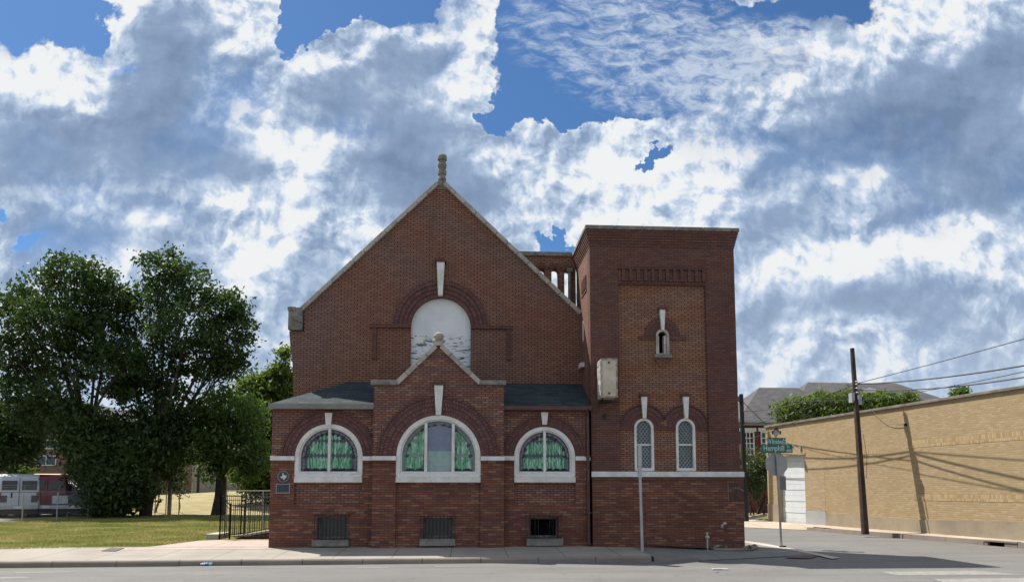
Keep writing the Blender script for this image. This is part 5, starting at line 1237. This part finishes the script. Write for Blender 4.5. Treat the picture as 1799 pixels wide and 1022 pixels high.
bu = thing('school_bus', 'yellow school bus roof showing above the white trailer', 'bus', (b0_.x, YB_, .18)); b0x, b1x = b0_.x, b0_.x+7.5*.2+ (b1_.x-b0_.x)*1.0
mb = MB(); prof = [(0,.5),(0,zt_-.45),(.12,zt_-.15),(.5,zt_-.02),(1.2,zt_),(1.9,zt_-.02),(2.28,zt_-.15),(2.4,zt_-.45),(2.4,.5)]
n = len(prof); xl3, xr3 = at(52,835,YB_).x, at(101,835,YB_).x
mb.add([(xl3, YB_+p[0], p[1]) for p in prof]+[(xr3, YB_+p[0], p[1]) for p in prof], [(i, (i+1) % n, (i+1) % n+n, i+n) for i in range(n)]+[tuple(range(n))[::-1], tuple(range(n, 2*n))])
mb.build('body', plain('bus_yellow', (.62,.32,.03), .4, var=.06), bu, bevel=.06)
mb = MB()
for i in range(5): mb.box(xl3+.25+i*(xr3-xl3-.4)/5, YB_-.02, zt_-1.1, xl3+.25+(i+.8)*(xr3-xl3-.4)/5, YB_-.001, zt_-.55)
mb.split('window', GLDK, bu)
for xx in (xl3+.8, xr3-.8):
    mb = MB(); mb.tube([(xx, YB_-.02, .66), (xx, YB_+.3, .66)], .48, 14); mb.build('wheel', BLACK, bu)

# ------------------------------------------------------------------ fences
def chain_fence(name, label, P, Q, z0, ztop_, posts, barb=True, mesh_w=.16, rr=.028):
    P, Q = Vector((P[0], P[1], z0)), Vector((Q[0], Q[1], z0)); root = thing(name, label, 'fence', tuple(P)); L = (Q-P).length; d = (Q-P)/L
    for t in posts:
        p = P+d*L*t; mb = MB(); mb.tube([p, p+Vector((0,0,ztop_-z0))], rr, 8)
        if barb: mb.tube([p+Vector((0,0,ztop_-z0)), p+Vector((.12,-.12,ztop_-z0+.3))], .012, 5)
        mb.build('post', GALV, root)
    mb = MB(); mb.tube([P+Vector((0,0,ztop_-z0)), Q+Vector((0,0,ztop_-z0))], .022, 6); mb.build('top_rail', GALV, root)
    if barb:
        mb = MB()
        for k2 in (.1,.2,.3): mb.tube([P+Vector((.04*k2*10,-.04*k2*10,ztop_-z0+k2)), Q+Vector((.04*k2*10,-.04*k2*10,ztop_-z0+k2))], .005, 4)
        mb.build('barbed_wire', GALV, root)
    mb = MB(); H_ = ztop_-z0-.03; n = int(L/mesh_w)
    for i in range(-int(H_/mesh_w), n):
        for sgn in (1, -1):
            u0 = i*mesh_w; a0, a1 = max(u0, 0), min(u0+H_, L)
            if a1 <= a0: continue
            za, zc = (a0-u0), (a1-u0)
            if sgn < 0: za, zc = H_-za, H_-zc
            mb.tube([P+d*a0+Vector((0,0,za+.02)), P+d*a1+Vector((0,0,zc+.02))], .0022, 3, cap=False)
    mb.build('wire_mesh', GALV, root); return root
F0, F1 = G(-30,919,.18), G(248,905,.18)
chain_fence('chain_link_fence', 'chain-link fence with barbed wire in front of the parked vans', F0, F1, .17, 1.48, [(G(x_,912,.18).x-F0.x)/(F1.x-F0.x) for x_ in (8,)]+[.2,.4,.6,.8,1.0])
a, b = G(272,903.5,.18), G(314,903.5,.18)
chain_fence('fence_gate_frame', 'bent chain-link gate panel standing near the concrete post', a, b, .17, 1.5, [0,.45,1.], False, .25, .03)
a, b = at(397,900,9.5), at(478,900,9.5)
chain_fence('chain_link_fence', 'chain-link fence running to the church side behind the iron railing', (a.x, 9.5), (b.x+1., 9.5), .17, 1.55, [0,.5,.97], False, .14, .022)
cp = G(297,903,.18); mb = MB(); mb.box(cp.x-.09, cp.y-.09, .15, cp.x+.09, cp.y+.09, 4.6); tag(mb.build('concrete_post', SILLC, bevel=.01, origin=(cp.x, cp.y, .15)), 'square concrete post among the small trees by the gate', 'post')
# iron railing and ramp
rl = thing('iron_railing', 'black wrought iron picket railing round the ramp beside the church', 'railing', (G(386,947,.2).x, 3.0, .2))
def rail(P, Q, h0, h1, spacing, name='railing_panel', post=True, b0=.08, b1=.08):
    P, Q = Vector(P), Vector(Q); mb = MB(); L = (Q-P).length; n = max(2, int(L/spacing))
    mb.tube([P+Vector((0,0,h0)), Q+Vector((0,0,h1))], .016, 5); mb.tube([P+Vector((0,0,h0-.12)), Q+Vector((0,0,h1-.12))], .010, 5); mb.tube([P+Vector((0,0,b0)), Q+Vector((0,0,b1))], .013, 5)
    for i in range(n+1):
        t = i/n; p = P.lerp(Q, t); hh = h0+(h1-h0)*t; r_ = .022 if post and i in (0, n) else .009
        mb.tube([p+Vector((0,0,0 if r_ > .01 else b0+(b1-b0)*t)), p+Vector((0,0,hh+(.06 if r_ > .01 else .03)))], r_, 5)
    return mb.build(name, BLACK, rl)
yr = G(403,947,.2).y; x0, x1 = G(403,947,.2).x, at(476,930,yr).x
rail((x0, yr, .2), (XA0+.3, yr+.4, .2), .95, .95, .12)
rail((G(386,947,.2).x, yr, .2), (x0, yr, .2), 1.22, .95, .16)
rail((G(386,947,.2).x+.1, yr+1.6, .2), (XA0+.3, yr+2.2, .2), 1.15, 1.5, .13)
rail((G(386,947,.2).x, yr, .2), (G(386,947,.2).x+.1, yr+1.6, .2), 1.22, 1.2, .16)
rail((x0+.2, yr+.7, .25), (XA0+.3, yr+.9, .65), 1.0, 1.0, .14)
rm = thing('brick_ramp', 'low red brick ramp with concrete edge behind the iron railing', 'ramp', (x0, yr+.6, .2))
mb = MB(); mb.prism([(x0, .15), (XA0+1.0, .15), (XA0+1.0, .66), (x0, .2)], yr+.65, yr+1.9); mb.build('ramp_wall', B_LOW, rm)
mb = MB(); mb.prism([(x0-.05, .2), (XA0+1.0, .662), (XA0+1.0, .73), (x0-.05, .262)], yr+.6, yr+1.95); mb.build('ramp_slab', GUTC, rm)
sp0, sp1 = G(361,945,.2), G(392,942,.2); mb = MB(); mb.box(sp0.x, sp0.y, .12, sp1.x+.1, sp0.y+1.1, .32); tag(mb.build('concrete_step', GUTC, bevel=.015, origin=(sp0.x, sp0.y, .12)), 'pale concrete step slab at the outer end of the railing', 'step')

# ------------------------------------------------------------------ litter
lb = G(363, 991.5, .02); lt = thing('plastic_bottle', 'crushed clear plastic bottle with blue label in the gutter', 'bottle', (lb.x, lb.y, .02))
mb = MB(); mb.tube([(lb.x-.13, lb.y, .035), (lb.x-.09, lb.y, .035), (lb.x-.06, lb.y, .035)], .014, 8, .032); mb.tube([(lb.x-.06, lb.y, .035), (lb.x+.02, lb.y+.01, .033), (lb.x+.11, lb.y, .035)], .033, 8); mb.build('bottle_body', plain('clear_plastic', (.55,.66,.72), .2), lt, smooth=True)
mb = MB(); mb.tube([(lb.x-.03, lb.y+.004, .035), (lb.x+.05, lb.y+.005, .035)], .035, 8); mb.build('bottle_label', plain('cyan_label', (.03,.35,.55), .4), lt, smooth=True)
p = G(1265, 1000.5, 0); mb = MB(); mb.box(p.x-.16, p.y-.03, .004, p.x+.16, p.y+.03, .03); mb.box(p.x+.05, p.y-.045, .004, p.x+.18, p.y+.0, .018)
tag(mb.build('litter_tray', plain('white_litter', (.6,.6,.58), .6), bevel=.006, origin=(p.x, p.y, 0)), 'flattened strip of white litter lying on the road', 'litter')
for i, (x_, y_) in enumerate([(1100,985),(905,962),(640,962),(1260,1005),(690,961),(1300,985)]):
    p = G(x_, y_, .0 if y_ > 980 else .19); vs, fs = rock(.03, i+50); mb = MB(); mb.add([(v[0]+p.x, v[1]+p.y, v[2]+(0.01 if y_ > 980 else .195)) for v in vs], fs)
    tag(mb.build('pebble', ROCKM, origin=(p.x, p.y, 0)), ['stone chip in the gutter left of the bare post','stone chip on the walk below the right annex','stone chip on the walk below the left annex window','stone chip on the road under the white litter strip','stone chip at the foot of the left porch pier','stone chip on the road below the corner rocks'][i], 'stone chip', 'loose stone chips')
# ------------------------------------------------------------------ foliage
def mesh_np(name, verts, nper, mat, parent=None, loc=None):
    me = bpy.data.meshes.new(name); nv = len(verts); nf = nv//nper
    me.vertices.add(nv); me.vertices.foreach_set('co', verts.astype(np.float32).ravel())
    me.loops.add(nv); me.loops.foreach_set('vertex_index', np.arange(nv, dtype=np.int32))
    me.polygons.add(nf); me.polygons.foreach_set('loop_start', np.arange(0, nv, nper, dtype=np.int32)); me.polygons.foreach_set('loop_total', np.full(nf, nper, dtype=np.int32))
    me.update(calc_edges=True); me.validate(); me.materials.append(mat)
    o = bpy.data.objects.new(name, me); col.objects.link(o)
    if parent: o.parent = parent
    return o
def leaves(centers, n_per, spread, size, elong=1.5):
    C = np.repeat(centers, n_per, axis=0); n = len(C)
    C = C+rng.normal(0, 1, (n, 3))*np.array([spread, spread, spread*.75])
    d = rng.normal(0, 1, (n, 3)); d[:, 2] -= .5; d /= np.linalg.norm(d, axis=1)[:, None]
    e = rng.normal(0, 1, (n, 3)); e[:, 2] *= .5; e -= (e*d).sum(1)[:, None]*d; e /= np.linalg.norm(e, axis=1)[:, None]
    s = size*(.5+.95*rng.uniform(0, 1, n)**1.3)[:, None]
    a, b = d*s*elong*.5, e*s*.36
    V_ = np.stack([C-a, C+b-a*.1, C+a, C-b-a*.1], axis=1)
    return V_.reshape(-1, 3)
def tree(name, label, cat, base, blobs, Y, mat, leaf=.17, dens=1.0, spread=.27, trunk_r=.3, group=None, limbs=True, ydepth=1.0, n_per=44, trunk=True, fork=.35):
    """blobs: (px, py, rx, ry) ellipses of the crown as seen, at depth Y (dy optional)"""
    root = thing(name, label, cat, (base[0], base[1], base[2]), group); k = (Y+18.6)/FPX; cl = []; tb = MB(); B = Vector(base)
    cs = [at(b[0], b[1], Y+(b[4] if len(b) > 4 else 0)) for b in blobs]
    mid = sum(cs, Vector())/len(cs); lowz = min(c.z-b[3]*k for c, b in zip(cs, blobs))
    fk = Vector((B.x+(mid.x-B.x)*.25, B.y+(mid.y-B.y)*.25, B.z+(mid.z-B.z)*fork+.2))
    if trunk: tb.tube([B-Vector((0,0,.1)), B.lerp(fk, .12), B.lerp(fk, .5)+Vector((.05,0,0)), fk], trunk_r*1.15, 9, trunk_r*.75)
    for c, b in zip(cs, blobs):
        rx, rz = b[2]*k, b[3]*k; ry = (rx+rz)/2*ydepth; vol = 4.19*rx*ry*rz; nclu = max(8, int((rx*rz*3.1)*dens*9+ry*2))
        u = rng.normal(0, 1, (nclu, 3)); u /= np.linalg.norm(u, axis=1)[:, None]; rad = rng.uniform(.25, 1, nclu)[:, None]**.55
        pts = np.array([c.x, c.y, c.z])+u*rad*np.array([rx, ry, rz])*.93; cl.append(pts)
        if limbs:
            m1 = fk.lerp(c, .5)+Vector((random.uniform(-.3,.3), random.uniform(-.3,.3), random.uniform(-.1,.4)))
            tb.tube([fk, m1, c], trunk_r*.36, 6, trunk_r*.10)
            for q in pts[:min(nclu, 12)]:
                q = Vector(q); s0 = m1.lerp(c, random.uniform(.2, 1)); tb.tube([s0, s0.lerp(q, .5)+Vector((0,0,random.uniform(-.1,.25))), q], trunk_r*.09, 4, .012, cap=False)
        elif trunk:
            for q in pts[:5]: q = Vector(q); tb.tube([fk, fk.lerp(q, .5)+Vector((0,0,.1)), q], trunk_r*.3, 4, .01, cap=False)
    cl = np.concatenate(cl); V_ = leaves(cl, n_per, spread, leaf)-np.array([B.x, B.y, B.z])
    V_[:, 2] = np.maximum(V_[:, 2], .02)
    mesh_np('crown', V_, 4, mat, root)
    if trunk: tb.build('trunk', BARK, root)
    return root
T1 = [(130,490,62,50),(80,515,60,45,1),(180,520,55,50),(30,560,50,48),(95,570,70,50,-1),(170,590,60,60),(110,630,75,50),(20,620,40,45),(50,680,60,45,1),(205,655,50,55,-1),(110,705,50,40,-1),(70,730,50,35),(150,740,50,35,-1.5),(10,480,14,12)]
tree('large_tree', 'tall dark leafy tree at the far left behind the parked vans', 'tree', tuple(G(165,909,.17)), T1[:-1], 22., LF_DK, group='large trees on the lawn edge', trunk_r=.30, dens=.62, leaf=.17)
T2 = [(290,475,48,42),(335,505,55,50),(262,545,45,55,1),(395,535,42,45),(330,580,70,55,-1),(400,600,48,50),(420,570,28,45),(280,640,65,55),(370,650,45,30),(400,645,38,22),(310,710,50,45),(245,700,50,55),(215,560,26,45,1),(340,740,40,30),(300,760,40,35),(215,640,40,60,1)]
tree('large_tree', 'tallest spreading tree left of the church with its limb reaching right', 'tree', tuple(G(255,907,.17)), T2, 22.5, LF_DK, group='large trees on the lawn edge', trunk_r=.30, dens=.62, leaf=.17)
T3 = [(395,715,48,42),(365,760,42,45),(430,735,40,45),(405,785,50,45),(440,800,38,45),(375,815,30,30)]
tree('shade_tree', 'mid-sized green tree with dark leaning trunk beside the chain-link fence', 'tree', tuple(G(383,905,.17)), T3, 23., LF_MD, trunk_r=.36, dens=.8, leaf=.17, fork=.45)
T5 = [(30,740,70,45),(20,790,60,45),(-20,760,50,60)]
tree('leafy_tree', 'dark low tree at the left edge above the white vans', 'tree', tuple(G(-60,905,.17)), T5, 24., LF_DK, trunk_r=.25, dens=.9, leaf=.18, fork=.2)
T6 = [(160,770,70,50),(245,800,40,40,-1.5),(172,815,36,40,-2),(140,765,40,35,-1.5),(190,868,40,38,-2.5),(225,845,38,40,-2.5),(225,785,65,55),(185,830,55,45),(200,875,48,34),(235,860,35,40),(165,815,40,30),(280,770,45,50)]
tree('overgrown_tree', 'dense dark overgrown tree with foliage down to the ground beside the pickup', 'tree', tuple(G(205,909,.17)), T6, 22.3, LF_DK, trunk_r=.3, dens=1.25, leaf=.17, spread=.34, fork=.2)
T7 = [(275,835,26,26),(300,815,30,30),(325,790,30,35)]
tree('young_tree', 'thin-trunked young tree standing behind the gate panel', 'tree', tuple(G(272,902,.17)), T7, 25., LF_DK, trunk_r=.08, dens=1.0, leaf=.15, fork=.3)
T7b = [(316,855,11,13)]
tree('young_tree', 'tiny round-headed sapling right of the gate panel', 'tree', tuple(G(314,902,.17)), T7b, 25.5, LF_DK, trunk_r=.04, dens=1.2, leaf=.12, fork=.4)
T4 = [(480,720,40,45),(462,680,30,26),(490,665,30,26),(470,800,45,45),(455,850,40,35),(440,695,40,35),(500,750,30,55),(455,745,40,45),(505,700,18,26),(500,690,30,30),(455,700,30,35),(470,770,40,50),(440,830,40,38),(485,830,40,45),(498,650,12,24),(503,618,8,14)]
tree('sunlit_tree', 'bright yellow-green tree rising just left of the church wall', 'tree', tuple(at(470,885,30)), T4, 30., LF_LT, trunk_r=.22, dens=.9, leaf=.20, fork=.3)
T8 = [(1310,815,28,30),(1330,840,30,32),(1345,810,24,28),(1300,850,24,26)]
tree('olive_shrub', 'olive green multi-stem shrub behind the black pole', 'shrub', tuple(G(1334,903,.17)), T8, 19.5, LF_OL, trunk_r=.10, dens=1.5, leaf=.11, spread=.22, limbs=False, fork=.25)
rb_ = MB(); q = G(1330,905,.17)
for i in range(7):
    a = Vector((q.x+random.uniform(-.4,.4), q.y, .1)); rb_.tube([a, a+Vector((random.uniform(-.5,.5),0,.8)), a+Vector((random.uniform(-.9,.9),0,1.9))], .05, 5, .03)
ob = rb_.build('stems', BARK, None); ob.parent = [o for o in col.objects if o.name.startswith('olive_shrub')][0]; ob.location = Vector(ob.location)-wloc(ob.parent)
T9 = [(1385,722,28,22),(1425,712,34,22),(1470,705,38,22),(1515,708,32,18),(1555,702,26,16),(1590,700,20,12),(1445,735,60,18)]
tree('spreading_tree', 'wide green tree whose crown shows above the garage coping', 'tree', (at(1470,800,26).x, 26., .1), T9, 26., LF_LT, trunk_r=.25, dens=1.5, leaf=.18, spread=.26, fork=.5)
tree('slender_tree', 'wispy treetop peeking over the garage roof at the right', 'tree', (at(1690,800,30).x, 30., .1), [(1690,686,9,9),(1684,692,8,6)], 30., LF_LT, trunk_r=.10, dens=1.2, leaf=.16, spread=.2, fork=.7)
T10 = [(40,826,22,9),(20,822,14,8)]
tree('sunlit_shrub', 'small bright shrub above the white van roof', 'shrub', (at(36,860,40).x, 40., .2), T10, 40., LF_LT, trunk_r=.05, dens=2., leaf=.16, spread=.2, limbs=False)
# far belts of trees that close the horizon behind the lot and the side street
for i in range(7):
    xx = -95+i*16; mbp = []
    tree('distant_tree', 'dark distant tree standing behind the apartment block', 'tree', (xx, 95., 0), [(0,0,1,1)], 95., LF_DK, group='distant trees behind the apartment block', trunk_r=.3) if False else None
far = [(-38,58,7),(-20,70,6),(-6,66,7),(28,60,6)]
def simple_tree(x_, y_, h, mat, label, group):
    root = thing('distant_tree', label, 'tree', (x_, y_, .1), group)
    cl = rng.normal(0, 1, (150, 3)); cl /= np.linalg.norm(cl, axis=1)[:, None]; cl *= rng.uniform(.4, 1, (150, 1)); cl = cl*np.array([h*.5, h*.5, h*.36])+np.array([0, 0, h*.62])
    mesh_np('crown', leaves(cl, 18, .55, .42), 4, mat, root); mb = MB(); mb.tube([(x_, y_, 0), (x_, y_, h*.6)], .3, 7, .15); mb.build('trunk', BARK, root)
simple_tree(10.5, 46, 6, LF_MD, 'green tree far down the side street beyond the shrubs', None)
simple_tree(16, 44, 4.5, LF_OL, 'olive tree in front of the red brick house wall', None)
for i_, (x_, y_, h_, l_) in enumerate([(-34,74,9,'far tree left of the apartment block end'),(-22,78,10,'far tall tree behind the dry slope'),(-9,72,9,'far round tree left of the church nave'),(-2,80,10,'far tree hidden behind the church'),(-52,70,9,'far tree behind the parked vans'),(24,70,9,'far tree down the side street')]): simple_tree(x_, y_, h_, LF_MD, l_, None)
simple_tree(-13, 66, 8, LF_MD, 'distant tree behind the metal shed', None)
simple_tree(-3, 60, 8, LF_LT, 'distant tree hidden behind the church nave', None)
# ------------------------------------------------------------------ grass
def grass(name, xr, yr, n, h, mat, keep, label, z=.17):
    X = rng.uniform(*xr, n); Y = yr[0]+(yr[1]-yr[0])*rng.uniform(0, 1, n)**1.5; m = keep(X, Y); X, Y = X[m], Y[m]; n = len(X)
    ang = rng.uniform(0, math.pi, n); hh = h*rng.uniform(.4, 1.2, n)*(1+.6*np.sin(X*2.1+Y)*np.sin(Y*1.7)); wv = .010+.010*rng.uniform(0, 1, n)
    P = np.stack([X, Y, np.full(n, z)], 1); t = np.stack([np.cos(ang)*wv, np.sin(ang)*wv, np.zeros(n)], 1)
    tip = P+np.stack([rng.normal(0, .02, n), rng.normal(0, .02, n), hh], 1)
    o = mesh_np(name, np.stack([P-t, P+t, tip], 1).reshape(-1, 3), 3, mat); return tag(o, label, 'grass', kind='stuff')
def edge_y(X):
    xs = np.array([p.x for p in lawn_edge]); ys = np.array([p.y for p in lawn_edge]); i = np.argsort(xs); return np.interp(X, xs[i], ys[i])
def grassmat():
    m, k = newmat('grass_blade'); o = k.n('ShaderNodeTexCoord').outputs['Object']
    n1 = k.noise(k.vm('MULTIPLY', o, (.35, 1., 1.)), .9, 7, .68); n2 = k.noise(o, 30, 2, .6)
    c = k.mix(k.mr(n1, .40, .62), (.20,.25,.055), (.44,.37,.16)); c = k.mix(k.mr(n2, .45, .7), c, (.29,.30,.09))
    b = k.n('ShaderNodeBsdfPrincipled', {'Base Color': c, 'Roughness': .6, 'Specular IOR Level': .2}); t = k.n('ShaderNodeBsdfTranslucent', {'Color': c})
    mx = k.n('ShaderNodeMixShader', {0: .4, 1: b.outputs[0], 2: t.outputs[0]}); k.n('ShaderNodeOutputMaterial', {0: mx}); return m
GRS = grassmat()
grass('lawn_grass', (-21, -5), (-.1, 24), 170000, .055, GRS, lambda X, Y: (Y > edge_y(X)+.02) & ~((X > x0-.9) & (Y < 5.6) & (Y > 2.5)) & (X > -8.5-(Y+2)*1.05-3), 'short patchy lawn grass between the sidewalk and the fenced lot')
def weedclump(px, py, z, s, label):
    p = G(px, py, z); n = 40; X = p.x+rng.normal(0, s, n); Y = p.y+rng.normal(0, s*.5, n); P = np.stack([X, Y, np.full(n, z)], 1); an = rng.uniform(0, 3.14, n); t = np.stack([np.cos(an)*.006, np.sin(an)*.006, np.zeros(n)], 1)
    tag(mesh_np('weed_tuft', np.stack([P-t, P+t, P+np.stack([rng.normal(0,.03,n), rng.normal(0,.03,n), rng.uniform(.03,.10,n)],1)],1).reshape(-1,3), 3, LF_MD), label, 'weed', 'weeds along the church wall foot')
weedclump(690, 960, .19, .08, 'thin weed tuft at the foot of the left porch pier'); weedclump(1000, 957, .19, .10, 'thin weed tuft by the broken basement window'); weedclump(1240, 962, .09, .1, 'thin weed tuft around the standpipe')
for o in list(col.objects):
    if 'wl' in o: del o['wl']
print('objects', len(col.objects))
